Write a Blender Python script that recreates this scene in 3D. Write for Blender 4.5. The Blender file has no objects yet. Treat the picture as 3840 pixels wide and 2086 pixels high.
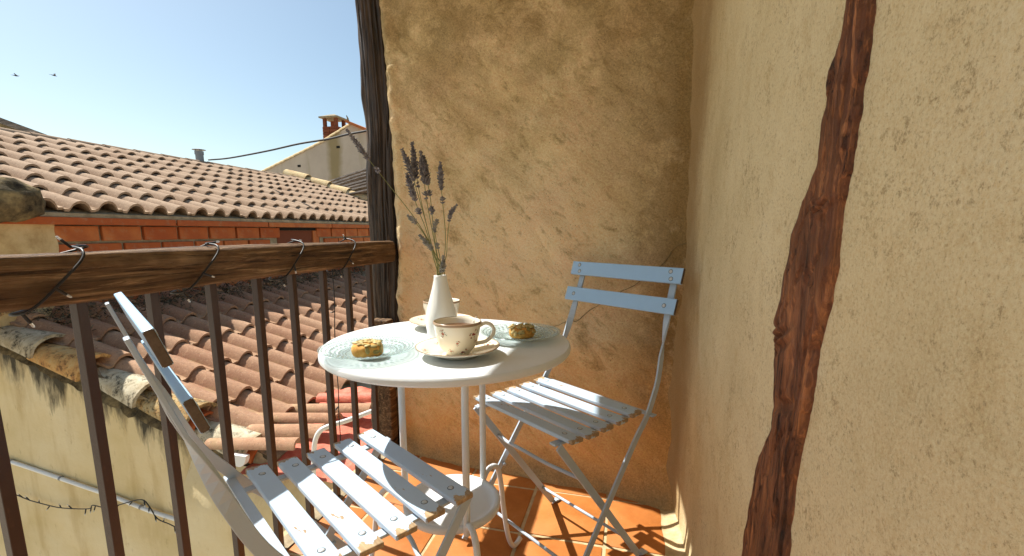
import bpy, bmesh, math, random
from mathutils import Vector, Matrix, Euler, noise as mnoise
random.seed(7)
R = math.radians
scn = bpy.context.scene
col = scn.collection

# ------------------------------------------------------------------ camera
PXF, PCX, PCY, HORIZON, CAMH = 1722.0, 1920.0, 1150.0, 868.0, 0.98
PITCH = math.atan((PCY - HORIZON) / PXF)
YAW = R(14.0)
cam_d = bpy.data.cameras.new('camera')
cam = bpy.data.objects.new('camera', cam_d)
col.objects.link(cam)
cam.location = (0, 0, CAMH)
cam.rotation_euler = (math.pi / 2 - PITCH, 0, YAW)
cam_d.sensor_width = 36.0
cam_d.lens = 36.0 * PXF / 3840.0
cam_d.shift_y = (PCY - 1043.0) / 3840.0
cam_d.clip_start = 0.02
cam_d.clip_end = 2000
scn.camera = cam

# ------------------------------------------------------------------ sky, sun, exposure
SUN = Vector((-1.0, 0.20, 1.37)).normalized()
elev = math.asin(SUN.z)
azim = math.atan2(SUN.x, SUN.y)          # clockwise from +Y
world = bpy.data.worlds.new('World')
scn.world = world
world.use_nodes = True
wn = world.node_tree
for n in list(wn.nodes):
    wn.nodes.remove(n)
sky = wn.nodes.new('ShaderNodeTexSky')
sky.sky_type = 'NISHITA'
sky.sun_disc = False
sky.sun_elevation = elev
sky.sun_rotation = azim
sky.altitude = 300
sky.air_density = 1.0
sky.dust_density = 1.5
sky.ozone_density = 1.0
bg = wn.nodes.new('ShaderNodeBackground')
bg.inputs['Strength'].default_value = 0.067
wo = wn.nodes.new('ShaderNodeOutputWorld')
tint = wn.nodes.new('ShaderNodeMix')
tint.data_type = 'RGBA'
tint.blend_type = 'MULTIPLY'
tint.inputs[0].default_value = 1.0
tint.inputs[7].default_value = (0.97, 1.0, 0.90, 1)
wn.links.new(sky.outputs[0], tint.inputs[6])
wn.links.new(tint.outputs[2], bg.inputs[0])
wn.links.new(bg.outputs[0], wo.inputs[0])
sd = bpy.data.lights.new('sun', 'SUN')
sd.energy = 3.7
sd.angle = R(0.53)
sd.color = (1.0, 0.96, 0.89)
so = bpy.data.objects.new('sun', sd)
col.objects.link(so)
so.rotation_euler = SUN.to_track_quat('Z', 'Y').to_euler()
so.location = (-6, 2, 9)
scn.view_settings.view_transform = 'Standard'
scn.view_settings.look = 'None'
scn.view_settings.exposure = 1.28
scn.view_settings.gamma = 1.0
scn.view_settings.use_curve_mapping = False

# ------------------------------------------------------------------ pixel helpers (photograph 3840 x 2086)
FW = Vector((-math.sin(YAW) * math.cos(PITCH), math.cos(YAW) * math.cos(PITCH), -math.sin(PITCH)))
RT = Vector((math.cos(YAW), math.sin(YAW), 0))
UP = RT.cross(FW)
CP = Vector((0, 0, CAMH))
S = 1.4913


def ray(x, y):
    return FW + RT * ((x - PCX) / PXF) - UP * ((y - PCY) / PXF)


def atx(x, y, X):
    d = ray(x, y)
    return CP + d * (X / d.x)


def aty(x, y, Y):
    d = ray(x, y)
    return CP + d * (Y / d.y)


def atz(x, y, Z):
    d = ray(x, y)
    return CP + d * ((Z - CAMH) / d.z)


def lerp_table(tab, t):
    if t <= tab[0][0]:
        return tab[0][1]
    for (a, va), (b, vb) in zip(tab, tab[1:]):
        if t <= b:
            return va + (vb - va) * (t - a) / (b - a)
    return tab[-1][1]


def N(x, y, z):
    return mnoise.noise(Vector((x, y, z)))


# ------------------------------------------------------------------ material helpers
class NT:
    def __init__(s, name, rough=0.6, spec=0.4):
        s.m = bpy.data.materials.new(name)
        s.m.use_nodes = True
        s.t = s.m.node_tree
        s.b = s.t.nodes['Principled BSDF']
        s.b.inputs['Roughness'].default_value = rough
        s.b.inputs['Specular IOR Level'].default_value = spec
        s.tc = s.t.nodes.new('ShaderNodeTexCoord')
        s.h = None

    def _set(s, sock, v):
        if hasattr(v, 'is_linked') or isinstance(v, bpy.types.NodeSocket):
            s.t.links.new(v, sock)
        else:
            if isinstance(v, (tuple, list)) and len(v) == 3 and sock.type == 'RGBA':
                v = (*v, 1)
            sock.default_value = v

    def vec(s, scale=(1, 1, 1), rot=(0, 0, 0), src='Object', loc=(0, 0, 0)):
        m = s.t.nodes.new('ShaderNodeMapping')
        s.t.links.new(s.tc.outputs[src], m.inputs[0])
        m.inputs['Scale'].default_value = scale
        m.inputs['Rotation'].default_value = rot
        m.inputs['Location'].default_value = loc
        return m.outputs[0]

    def rvec(s, ang, scale):
        a = s.vec(rot=(0, ang, 0))
        m = s.t.nodes.new('ShaderNodeMapping')
        s.t.links.new(a, m.inputs[0])
        m.inputs['Scale'].default_value = scale
        return m.outputs[0]

    def noise(s, scale, detail=4, rough=0.55, vec=None, dist=0):
        n = s.t.nodes.new('ShaderNodeTexNoise')
        s.t.links.new(vec if vec else s.tc.outputs['Object'], n.inputs['Vector'])
        n.inputs['Scale'].default_value = scale
        n.inputs['Detail'].default_value = detail
        n.inputs['Roughness'].default_value = rough
        n.inputs['Distortion'].default_value = dist
        return n.outputs[0]

    def voro(s, scale, vec=None, feature='F1'):
        n = s.t.nodes.new('ShaderNodeTexVoronoi')
        n.feature = feature
        s.t.links.new(vec if vec else s.tc.outputs['Object'], n.inputs['Vector'])
        n.inputs['Scale'].default_value = scale
        return n.outputs[0]

    def sep(s, src='Object'):
        n = s.t.nodes.new('ShaderNodeSeparateXYZ')
        s.t.links.new(s.tc.outputs[src], n.inputs[0])
        return n.outputs

    def rand(s):
        return s.t.nodes.new('ShaderNodeObjectInfo').outputs['Random']

    def ramp(s, fac, stops):
        n = s.t.nodes.new('ShaderNodeValToRGB')
        s.t.links.new(fac, n.inputs[0])
        e = n.color_ramp.elements
        while len(e) < len(stops):
            e.new(0.5)
        for k, (p, c) in enumerate(stops):
            e[k].position = p
            if not isinstance(c, (tuple, list)):
                c = (c, c, c)
            e[k].color = (*c[:3], 1)
        return n.outputs[0]

    def mix(s, fac, a, b, mode='MIX'):
        n = s.t.nodes.new('ShaderNodeMix')
        n.data_type = 'RGBA'
        n.blend_type = mode
        s._set(n.inputs[0], fac)
        s._set(n.inputs[6], a)
        s._set(n.inputs[7], b)
        return n.outputs[2]

    def math(s, op, a, b=0.0, clamp=False):
        n = s.t.nodes.new('ShaderNodeMath')
        n.operation = op
        n.use_clamp = clamp
        s._set(n.inputs[0], a)
        s._set(n.inputs[1], b)
        return n.outputs[0]

    def color(s, c):
        s._set(s.b.inputs['Base Color'], c)
        return s

    def rough(s, v):
        s._set(s.b.inputs['Roughness'], v)
        return s

    def bump(s, h, strength=0.3, dist=0.01):
        n = s.t.nodes.new('ShaderNodeBump')
        n.inputs['Strength'].default_value = strength
        n.inputs['Distance'].default_value = dist
        s._set(n.inputs['Height'], h)
        if s.h is not None:
            s.t.links.new(s.h, n.inputs['Normal'])
        s.h = n.outputs[0]
        s.t.links.new(s.h, s.b.inputs['Normal'])
        return s


def lin(r, g, b):
    f = lambda c: c / 12.92 if c <= 0.04045 else ((c + 0.055) / 1.055) ** 2.4
    return (f(r / 255), f(g / 255), f(b / 255))


MAT = {}


def plain(name, c, rough=0.5, spec=0.4, metal=0.0):
    m = NT(name, rough, spec)
    m.color(c)
    m.b.inputs['Metallic'].default_value = metal
    MAT[name] = m.m
    return m


# ---- plasters
m = NT('plaster_end', 0.92, 0.15)
dg = m.rvec(R(52), (1.0, 1.0, 0.5))
dg2 = m.rvec(R(47), (1.0, 1.0, 0.38))
n1 = m.noise(2.4, 8, 0.66, dg, 0.5)
n2 = m.noise(11, 9, 0.72, dg, 0.6)
n3 = m.noise(150, 6, 0.85)
n5 = m.noise(34, 8, 0.72, dg2)
z = m.sep()
basec = m.ramp(n1, [(0.30, (0.50, 0.34, 0.16)), (0.42, (0.78, 0.575, 0.30)), (0.54, (0.90, 0.700, 0.405)), (0.72, (0.90, 0.67, 0.40))])
pink = m.mix(m.ramp(m.noise(3.3, 5, 0.6, m.vec(loc=(3, 1, 7))), [(0.45, 0), (0.66, 0.65)]), basec, (0.88, 0.60, 0.37))
stain_shade = m.mix(m.ramp(n2, [(0.32, 0.75), (0.46, 0.0)]), pink, (0.34, 0.225, 0.09))
stain_shade = m.mix(m.ramp(n5, [(0.34, 0.6), (0.45, 0.0)]), stain_shade, (0.36, 0.245, 0.105))
stain_shade = m.mix(m.ramp(n5, [(0.58, 0.0), (0.70, 0.5)]), stain_shade, (0.86, 0.68, 0.43))
# brown stains down the inner corner and from the ceiling; corner shading painted in too
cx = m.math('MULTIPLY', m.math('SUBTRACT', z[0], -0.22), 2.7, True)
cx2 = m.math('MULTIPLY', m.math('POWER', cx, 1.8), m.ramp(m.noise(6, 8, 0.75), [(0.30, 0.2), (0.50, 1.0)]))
stain_shade = m.mix(cx2, stain_shade, (0.29, 0.18, 0.068))
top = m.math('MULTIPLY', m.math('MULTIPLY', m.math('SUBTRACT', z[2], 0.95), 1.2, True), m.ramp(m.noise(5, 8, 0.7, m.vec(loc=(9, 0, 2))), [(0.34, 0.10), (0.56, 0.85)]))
stain_shade = m.mix(top, stain_shade, (0.32, 0.225, 0.095))
low = m.math('MULTIPLY', m.math('MULTIPLY', m.math('SUBTRACT', 0.60, z[2]), 1.7, True), m.ramp(n1, [(0.35, 0.9), (0.7, 0.3)]))
stain_shade = m.mix(low, stain_shade, (0.84, 0.45, 0.14))  # orange low down: staining, plus warm floor bounce put into the colour
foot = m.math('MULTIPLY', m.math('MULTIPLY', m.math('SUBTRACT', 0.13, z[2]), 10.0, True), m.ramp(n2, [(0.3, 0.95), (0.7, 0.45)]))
stain_shade = m.mix(foot, stain_shade, (0.33, 0.245, 0.125))
pits = m.ramp(m.voro(95), [(0.0, 1), (0.09, 1), (0.14, 0)])
pmask = m.ramp(m.noise(11, 5, 0.7, m.vec(loc=(4, 4, 4))), [(0.46, 0), (0.56, 0.9)])
stain_shade = m.mix(m.math('MULTIPLY', pits, pmask), stain_shade, (0.11, 0.065, 0.028))
m.color(m.mix(0.85, stain_shade, m.ramp(n3, [(0.28, (0.22, 0.22, 0.22)), (0.72, (0.80, 0.80, 0.80))]), 'OVERLAY'))
m.bump(n2, 0.5, 0.03).bump(n5, 0.5, 0.012).bump(n3, 0.8, 0.006)
MAT['plaster_end'] = m.m

m = NT('plaster_side', 0.9, 0.15)
n1 = m.noise(3.0, 6, 0.6)
n2 = m.noise(300, 5, 0.85)
n4 = m.noise(20, 7, 0.75)
basec = m.ramp(n1, [(0.30, (0.66, 0.545, 0.315)), (0.5, (0.76, 0.640, 0.385)), (0.72, (0.83, 0.720, 0.460))])
och = m.mix(m.ramp(n4, [(0.52, 0), (0.68, 0.5)]), basec, (0.58, 0.43, 0.21))
och = m.mix(m.ramp(m.noise(230, 6, 0.85), [(0.54, 0), (0.64, 0.7)]), och, (0.38, 0.27, 0.13))
och = m.mix(m.ramp(m.math('MULTIPLY', m.noise(110, 6, 0.85, m.vec(loc=(7, 3, 1))), m.math('ADD', m.noise(9, 6, 0.7, m.vec(loc=(1, 1, 6))), 0.5)), [(0.56, 0), (0.66, 0.7)]), och, (0.34, 0.24, 0.12))
pv = m.voro(80)
pm = m.ramp(m.noise(6, 6, 0.75, m.vec(loc=(2, 8, 1))), [(0.54, 0), (0.66, 0.75)])
och = m.mix(m.math('MULTIPLY', m.ramp(pv, [(0.0, 1), (0.10, 1), (0.16, 0)]), pm), och, (0.20, 0.16, 0.115))
z = m.sep()
cr = m.math('MULTIPLY', m.math('SUBTRACT', z[1], 0.95), 1.55, True)  # corner browns: real staining, spread wider to paint in the corner's shading
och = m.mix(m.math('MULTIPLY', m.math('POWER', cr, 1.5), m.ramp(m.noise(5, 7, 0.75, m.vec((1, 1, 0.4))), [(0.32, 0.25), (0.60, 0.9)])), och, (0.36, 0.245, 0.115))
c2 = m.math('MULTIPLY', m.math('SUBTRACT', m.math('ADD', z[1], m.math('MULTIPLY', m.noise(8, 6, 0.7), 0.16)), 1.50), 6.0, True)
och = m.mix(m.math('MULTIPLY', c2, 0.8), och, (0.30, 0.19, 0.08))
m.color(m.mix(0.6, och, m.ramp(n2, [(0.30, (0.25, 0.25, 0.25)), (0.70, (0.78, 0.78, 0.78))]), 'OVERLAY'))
m.bump(n2, 0.6, 0.003).bump(m.noise(14, 8, 0.75), 0.25, 0.02)
MAT['plaster_side'] = m.m

m = NT('plaster_gable', 0.92, 0.12)
n1 = m.noise(1.6, 6, 0.6)
st = m.noise(1.0, 5, 0.6, m.vec((5, 5, 1.1)))
basec = m.ramp(n1, [(0.3, (0.58, 0.45, 0.22)), (0.5, (0.67, 0.54, 0.31)), (0.7, (0.73, 0.62, 0.40))])
basec = m.mix(m.ramp(st, [(0.52, 0), (0.72, 0.55)]), basec, (0.40, 0.26, 0.09))
basec = m.mix(m.ramp(m.noise(14, 5, 0.7, m.vec((1, 1, 0.45))), [(0.60, 0), (0.72, 0.5)]), basec, (0.27, 0.17, 0.07))
z = m.sep()
# black mildew that grows down from the tiled verge (object space: verge line z = -0.323 * x)
hgt = m.math('ADD', z[2], m.math('MULTIPLY', z[0], 0.323))
hh = m.math('ADD', hgt, m.math('MULTIPLY', m.math('SUBTRACT', m.noise(1.0, 6, 0.7, m.vec((6, 6, 1.3))), 0.5), 1.15))
basec = m.mix(m.ramp(m.math('ADD', hh, 0.5), [(0.18, 0.0), (0.38, 0.95)]), basec, (0.045, 0.040, 0.030))
m.color(basec)
m.bump(m.noise(30, 6, 0.65), 0.4, 0.01).bump(n1, 0.3, 0.04)
MAT['plaster_gable'] = m.m

m = NT('plaster_white', 0.9, 0.1)
n1 = m.noise(0.8, 6, 0.6)
bc = m.ramp(n1, [(0.3, (0.50, 0.41, 0.32)), (0.7, (0.64, 0.54, 0.43))])
bc = m.mix(m.ramp(m.noise(1.0, 5, 0.65, m.vec((1.8, 1.8, 0.3))), [(0.55, 0), (0.75, 0.7)]), bc, (0.36, 0.29, 0.17))
z = m.sep()
d = m.math('ABSOLUTE', m.math('SUBTRACT', m.math('ADD', z[0], m.math('MULTIPLY', m.noise(2.5, 3), 0.25)), -8.78))
bc = m.mix(m.ramp(d, [(0.12, 0.85), (0.32, 0.0)]), bc, (0.30, 0.225, 0.10))
m.color(bc)
m.bump(m.noise(8, 5), 0.3, 0.03)
MAT['plaster_white'] = m.m

m = NT('plaster_patch', 0.92, 0.1)
m.color(m.ramp(m.noise(5, 7, 0.7), [(0.3, (0.40, 0.26, 0.11)), (0.5, (0.60, 0.44, 0.22)), (0.7, (0.68, 0.54, 0.31))]))
m.bump(m.noise(30, 6, 0.7), 0.4, 0.01)
MAT['plaster_patch'] = m.m

m = NT('mortar', 0.95, 0.1)
m.color(m.ramp(m.noise(14, 6, 0.7), [(0.3, (0.20, 0.16, 0.10)), (0.55, (0.36, 0.29, 0.19)), (0.75, (0.46, 0.39, 0.28))]))
m.bump(m.noise(40, 6, 0.7), 0.6, 0.012)
MAT['mortar'] = m.m

m = NT('mortar_dark', 0.95, 0.1)
m.color(m.ramp(m.noise(9, 6, 0.7), [(0.32, (0.035, 0.028, 0.02)), (0.5, (0.16, 0.12, 0.065)), (0.7, (0.36, 0.27, 0.13))]))
m.bump(m.noise(25, 6, 0.7), 0.8, 0.03)
MAT['mortar_dark'] = m.m

m = NT('grout', 0.95, 0.1)
m.color(m.ramp(m.noise(30, 5, 0.7), [(0.3, (0.40, 0.30, 0.16)), (0.7, (0.58, 0.47, 0.29))]))
m.bump(m.noise(120, 4, 0.7), 0.5, 0.004)
MAT['grout'] = m.m

# ---- fired clay
m = NT('floor_tile', 0.42, 0.35)
r = m.rand()
n1 = m.noise(6, 6, 0.65)
bc = m.ramp(n1, [(0.3, (0.33, 0.110, 0.022)), (0.50, (0.45, 0.165, 0.036)), (0.70, (0.51, 0.205, 0.056))])
bc = m.mix(m.math('MULTIPLY', r, 0.30), bc, (0.32, 0.085, 0.020))
bc = m.mix(m.ramp(m.noise(180, 3, 0.6), [(0.62, 0), (0.72, 0.35)]), bc, (0.52, 0.30, 0.16))
sc = m.ramp(m.noise(14, 6, 0.75, m.vec(loc=(5, 2, 0))), [(0.62, 0), (0.74, 0.4)])
bc = m.mix(sc, bc, (0.50, 0.27, 0.12))
m.color(bc)
m.rough(m.ramp(m.noise(9, 5, 0.6), [(0.3, 0.45), (0.7, 0.72)]))
m.bump(m.noise(12, 4, 0.6), 0.15, 0.006).bump(m.noise(220, 3, 0.6), 0.12, 0.001)
MAT['floor_tile'] = m.m


def clay_tile(name, c0, c1, dark, moss):
    m = NT(name, 0.9, 0.15)
    r = m.rand()
    n1 = m.noise(5, 6, 0.65, m.vec(src='Object'))
    bc = m.mix(r, c0, c1)
    bc = m.mix(m.ramp(n1, [(0.35, 0.55), (0.6, 0.0)]), bc, dark)
    bc = m.mix(m.ramp(m.noise(150, 3, 0.7), [(0.60, 0), (0.70, 0.6)]), bc, (0.62, 0.50, 0.40))
    bc = m.mix(m.ramp(m.noise(60, 6, 0.8, m.vec(loc=(3, 3, 3))), [(0.52, 0), (0.66, 0.65)]), bc, (0.15, 0.095, 0.065))
    bc = m.mix(m.ramp(m.noise(24, 6, 0.75, m.vec(loc=(5, 2, 9))), [(0.54, 0), (0.68, 0.5)]), bc, tuple(min(1, c * 1.45) for c in c1))
    bc = m.mix(m.math('MULTIPLY', m.ramp(m.noise(3.0, 5, 0.7, m.vec(loc=(1, 7, 2))), [(0.5, 0), (0.7, 1)]), moss), bc, (0.30, 0.235, 0.11))
    m.color(bc)
    m.bump(m.noise(140, 4, 0.7), 0.35, 0.004).bump(n1, 0.2, 0.01)
    MAT[name] = m.m


clay_tile('roof_tile', (0.33, 0.220, 0.140), (0.44, 0.320, 0.220), (0.25, 0.160, 0.100), 0.45)
clay_tile('roof_tile_low', (0.36, 0.205, 0.120), (0.46, 0.300, 0.185), (0.27, 0.125, 0.075), 0.8)

m = NT('roof_tile_old', 0.95, 0.1)
n1 = m.noise(13, 6, 0.75)
n2 = m.noise(45, 5, 0.75)
bc = m.ramp(n1, [(0.30, (0.33, 0.155, 0.075)), (0.48, (0.50, 0.33, 0.14)), (0.62, (0.52, 0.43, 0.25)), (0.74, (0.45, 0.40, 0.31))])
bc = m.mix(m.ramp(n2, [(0.36, 0.95), (0.50, 0.0)]), bc, (0.055, 0.044, 0.030))
bc = m.mix(m.ramp(m.noise(6, 6, 0.75, m.vec(loc=(4, 9, 3))), [(0.36, 0.9), (0.50, 0.0)]), bc, (0.085, 0.065, 0.045))
bc = m.mix(m.ramp(m.noise(20, 5, 0.7, m.vec(loc=(8, 1, 3))), [(0.60, 0), (0.68, 0.8)]), bc, (0.62, 0.54, 0.36))
m.color(bc)
m.bump(n2, 0.9, 0.015).bump(m.noise(110, 4, 0.7), 0.6, 0.006)
MAT['roof_tile_old'] = m.m

m = NT('verge_orange', 0.95, 0.1)
n2 = m.noise(19, 8, 0.8)
bc = m.ramp(m.noise(9, 6, 0.7), [(0.32, (0.42, 0.18, 0.07)), (0.5, (0.60, 0.35, 0.13)), (0.7, (0.62, 0.47, 0.24))])
bc = m.mix(m.ramp(n2, [(0.38, 0.9), (0.48, 0.0)]), bc, (0.09, 0.065, 0.04))
m.color(bc)
m.bump(n2, 0.8, 0.012)
MAT['verge_orange'] = m.m

m = NT('verge_pale', 0.95, 0.1)
n2 = m.noise(17, 8, 0.8)
bc = m.ramp(m.noise(11, 6, 0.7), [(0.32, (0.38, 0.30, 0.19)), (0.5, (0.54, 0.47, 0.33)), (0.7, (0.64, 0.58, 0.44))])
bc = m.mix(m.ramp(n2, [(0.38, 0.95), (0.50, 0.0)]), bc, (0.06, 0.05, 0.035))
m.color(bc)
m.bump(n2, 0.8, 0.012)
MAT['verge_pale'] = m.m

m = NT('ridge_tile', 0.95, 0.1)
n1 = m.noise(9, 6, 0.7)
bc = m.ramp(n1, [(0.3, (0.36, 0.22, 0.12)), (0.5, (0.58, 0.44, 0.24)), (0.72, (0.64, 0.54, 0.34))])
m.color(bc)
m.bump(m.noise(40, 5, 0.7), 0.5, 0.01)
MAT['ridge_tile'] = m.m

m = NT('brick', 0.85, 0.2)
r = m.rand()
n1 = m.noise(7, 6, 0.65)
bc = m.mix(r, (0.42, 0.105, 0.030), (0.52, 0.175, 0.055))
bc = m.mix(m.ramp(n1, [(0.35, 0.6), (0.6, 0)]), bc, (0.33, 0.075, 0.028))
bc = m.mix(m.ramp(m.noise(11, 5, 0.7, m.vec(loc=(2, 5, 5))), [(0.56, 0), (0.72, 0.55)]), bc, (0.38, 0.26, 0.15))
m.color(bc)
m.bump(m.noise(60, 4, 0.7), 0.3, 0.006)
MAT['brick'] = m.m

m = NT('brick_dark', 0.9, 0.15)
m.color(m.mix(m.rand(), (0.16, 0.050, 0.026), (0.27, 0.095, 0.05)))
m.bump(m.noise(60, 4, 0.7), 0.3, 0.006)
MAT['brick_dark'] = m.m

m = NT('red_sealant', 0.6, 0.35)
bc = m.ramp(m.noise(16, 6, 0.7), [(0.3, (0.46, 0.075, 0.035)), (0.6, (0.58, 0.16, 0.09)), (0.75, (0.60, 0.28, 0.20))])
m.color(bc)
m.bump(m.noise(60, 5, 0.7), 0.5, 0.01)
MAT['red_sealant'] = m.m


# ---- timber
def timber(name, stops, axis, crack=0.9, rough=0.75, spec=0.3, gap=(0.34, 0.44), hi=2.2, fine=1.0):
    m = NT(name, rough, spec)
    sc = [60 * fine, 60 * fine, 60 * fine]
    sc[axis] = 2.4 * fine
    n1 = m.noise(1.0, 8, 0.72, m.vec(tuple(sc)), 0.8)
    sc2 = [20 * fine, 20 * fine, 20 * fine]
    sc2[axis] = 1.3 * fine
    n2 = m.noise(1.0, 8, 0.72, m.vec(tuple(sc2), loc=(3, 1, 5)), 1.6)
    n3 = m.noise(6, 5, 0.65)
    bc = m.ramp(n2, stops)
    bc = m.mix(m.ramp(n3, [(0.40, 0.55), (0.6, 0.0)]), bc, tuple(c * 0.35 for c in stops[1][1]))
    bc = m.mix(m.ramp(n1, [(0.54, 0), (0.70, 0.7)]), bc, tuple(min(1, c * hi) for c in stops[-1][1]))
    bc = m.mix(m.ramp(n1, [(gap[0], crack), (gap[1], 0.0)]), bc, (0.010, 0.007, 0.005))
    bc = m.mix(m.ramp(n2, [(0.30, 0.95), (0.36, 0.0)]), bc, (0.008, 0.006, 0.004))
    m.color(bc)
    m.bump(m.ramp(n2, [(0.26, 0), (0.42, 1)]), 0.8, 0.010).bump(n1, 0.9, 0.007)
    MAT[name] = m.m
    return m


timber('wood_post', [(0.30, (0.018, 0.010, 0.006)), (0.5, (0.050, 0.029, 0.017)), (0.72, (0.095, 0.062, 0.038))], 2, 0.95, 0.5, 0.5, (0.38, 0.47), 2.6)
timber('wood_rail', [(0.32, (0.055, 0.027, 0.012)), (0.5, (0.150, 0.082, 0.037)), (0.68, (0.28, 0.180, 0.095))], 1, 0.95, 0.75, 0.3, (0.36, 0.44), 2.2, 1.4)
timber('wood_beam', [(0.34, (0.075, 0.024, 0.012)), (0.48, (0.20, 0.070, 0.028)), (0.66, (0.42, 0.170, 0.062))], 2, 0.9, 0.5, 0.4, (0.36, 0.43), 1.7, 2.0)
timber('wood_grey', [(0.3, (0.10, 0.08, 0.06)), (0.5, (0.2, 0.16, 0.13)), (0.7, (0.34, 0.29, 0.25))], 0)

# ---- metal, paint
m = NT('bar_paint', 0.42, 0.5)
n1 = m.noise(30, 6, 0.7, m.vec((1, 1, 0.3)))
m.color(m.mix(m.ramp(n1, [(0.56, 0), (0.7, 0.8)]), (0.046, 0.025, 0.020), (0.125, 0.066, 0.040)))
m.bump(m.noise(80, 5, 0.7), 0.25, 0.003)
MAT['bar_paint'] = m.m


def paint(name, c, chips, wood, rough=0.45, ends=0.0, dirt=0.25):
    m = NT(name, rough, 0.4)
    bc = m.mix(m.ramp(m.noise(9, 6, 0.7), [(0.35, dirt), (0.62, 0)]), c, (c[0] * 0.84, c[1] * 0.81, c[2] * 0.74))
    bc = m.mix(m.ramp(m.noise(90, 4, 0.7), [(0.70, 0), (0.74, 0.5)]), bc, (0.36, 0.28, 0.18))
    if chips > 0:
        n1 = m.noise(38, 6, 0.62, m.vec((0.45, 1.0, 1.0)))
        if ends:
            x = m.sep()[0]
            e = m.math('MULTIPLY', m.math('SUBTRACT', m.math('ABSOLUTE', x), ends - 0.030), 8.0, True)
            n1 = m.math('ADD', n1, e)
        r = m.math('MULTIPLY', m.math('SUBTRACT', m.rand(), 0.5), 0.07)
        n1 = m.math('ADD', n1, r)
        f = m.ramp(n1, [(0.715 - 0.05 * chips, 0), (0.725 - 0.05 * chips, 1)])
        wd = m.ramp(m.noise(1.0, 5, 0.7, m.vec((8, 90, 90))), [(0.3, (0.16, 0.105, 0.06)), (0.6, wood), (0.8, (0.56, 0.45, 0.30))])
        bc = m.mix(f, bc, wd)
        ck = m.ramp(m.noise(1.0, 4, 0.6, m.vec((5, 70, 70)), 1.0), [(0.30, 0.55), (0.335, 0.0)])
        bc = m.mix(ck, bc, (0.12, 0.11, 0.10))
        m.bump(m.math('SUBTRACT', 1.0, f), 0.5, 0.0012)
    m.bump(m.noise(55, 5, 0.65), 0.18, 0.0025)
    m.color(bc)
    MAT[name] = m.m


paint('back_paint', (0.33, 0.52, 0.74), 0.0, (0.42, 0.30, 0.17), 0.42)
paint('slat_paint', (0.44, 0.57, 0.71), 0.15, (0.42, 0.30, 0.17), 0.42, 0.20)
paint('frame_paint', (0.42, 0.50, 0.58), 0, (0.3, 0.2, 0.1), 0.38)
paint('table_paint', (0.66, 0.70, 0.72), 0, (0.3, 0.2, 0.1), 0.42, 0, 0.35)
m = NT('slat_end_shade', 0.85, 0.2)
m.color(m.ramp(m.noise(60, 5, 0.7), [(0.3, (0.085, 0.062, 0.046)), (0.7, (0.16, 0.122, 0.095))]))  # dark brown that paints shade and floor bounce onto the back slats' ends
MAT['slat_end_shade'] = m.m
plain('screw', (0.50, 0.54, 0.56), 0.35, 0.5)
plain('recess', (0.10, 0.11, 0.12), 0.8)
plain('steel', (0.26, 0.27, 0.28), 0.5, 0.5, 0.5)
m = plain('pvc_white', (0.72, 0.72, 0.70), 0.4)
plain('wire_black', (0.012, 0.012, 0.013), 0.45)
plain('cable_grey', (0.03, 0.028, 0.028), 0.7)
plain('hole', (0.012, 0.010, 0.008), 0.95)
m = plain('led_clear', (0.85, 0.87, 0.86), 0.12, 0.6)
m.b.inputs['Transmission Weight'].default_value = 0.6
plain('bird', (0.03, 0.03, 0.035), 0.8)

# ---- table ware
m = plain('ceramic', (0.76, 0.70, 0.56), 0.16, 0.55)
m.bump(m.noise(30, 3, 0.5), 0.03, 0.002)
plain('ceramic_rim', (0.33, 0.225, 0.14), 0.25, 0.5)
plain('print_red', (0.24, 0.030, 0.020), 0.3)
plain('print_pink', (0.42, 0.13, 0.07), 0.3)
plain('print_green', (0.13, 0.22, 0.14), 0.3)
m = plain('coffee', (0.10, 0.040, 0.014), 0.08, 0.6)
m = NT('vase_glaze', 0.28, 0.5)
m.color((0.74, 0.72, 0.66))
m.bump(m.noise(42, 2, 0.4), 0.12, 0.006)
MAT['vase_glaze'] = m.m
plain('teabag', (0.75, 0.72, 0.66), 0.8)
plain('stem', (0.20, 0.20, 0.065), 0.7)
m = NT('lavender', 0.85, 0.15)
m.color(m.ramp(m.noise(120, 3, 0.7), [(0.3, (0.085, 0.078, 0.092)), (0.5, (0.18, 0.165, 0.180)), (0.7, (0.36, 0.34, 0.32))]))
MAT['lavender'] = m.m
m = NT('lavender_pale', 0.85, 0.15)
m.color(m.ramp(m.noise(120, 3, 0.7), [(0.3, (0.14, 0.13, 0.12)), (0.7, (0.38, 0.36, 0.31))]))
MAT['lavender_pale'] = m.m
m = NT('cookie', 0.75, 0.25)
n1 = m.noise(75, 6, 0.7)
bc = m.ramp(n1, [(0.3, (0.36, 0.145, 0.022)), (0.5, (0.56, 0.275, 0.055)), (0.7, (0.66, 0.40, 0.12))])
m.color(bc)
m.bump(n1, 0.8, 0.004)
MAT['cookie'] = m.m
m = NT('seed', 0.5, 0.35)
r = m.rand()
m.color(m.mix(r, (0.22, 0.19, 0.055), (0.56, 0.42, 0.17)))
m.bump(m.noise(200, 3, 0.6), 0.3, 0.001)
MAT['seed'] = m.m

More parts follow.
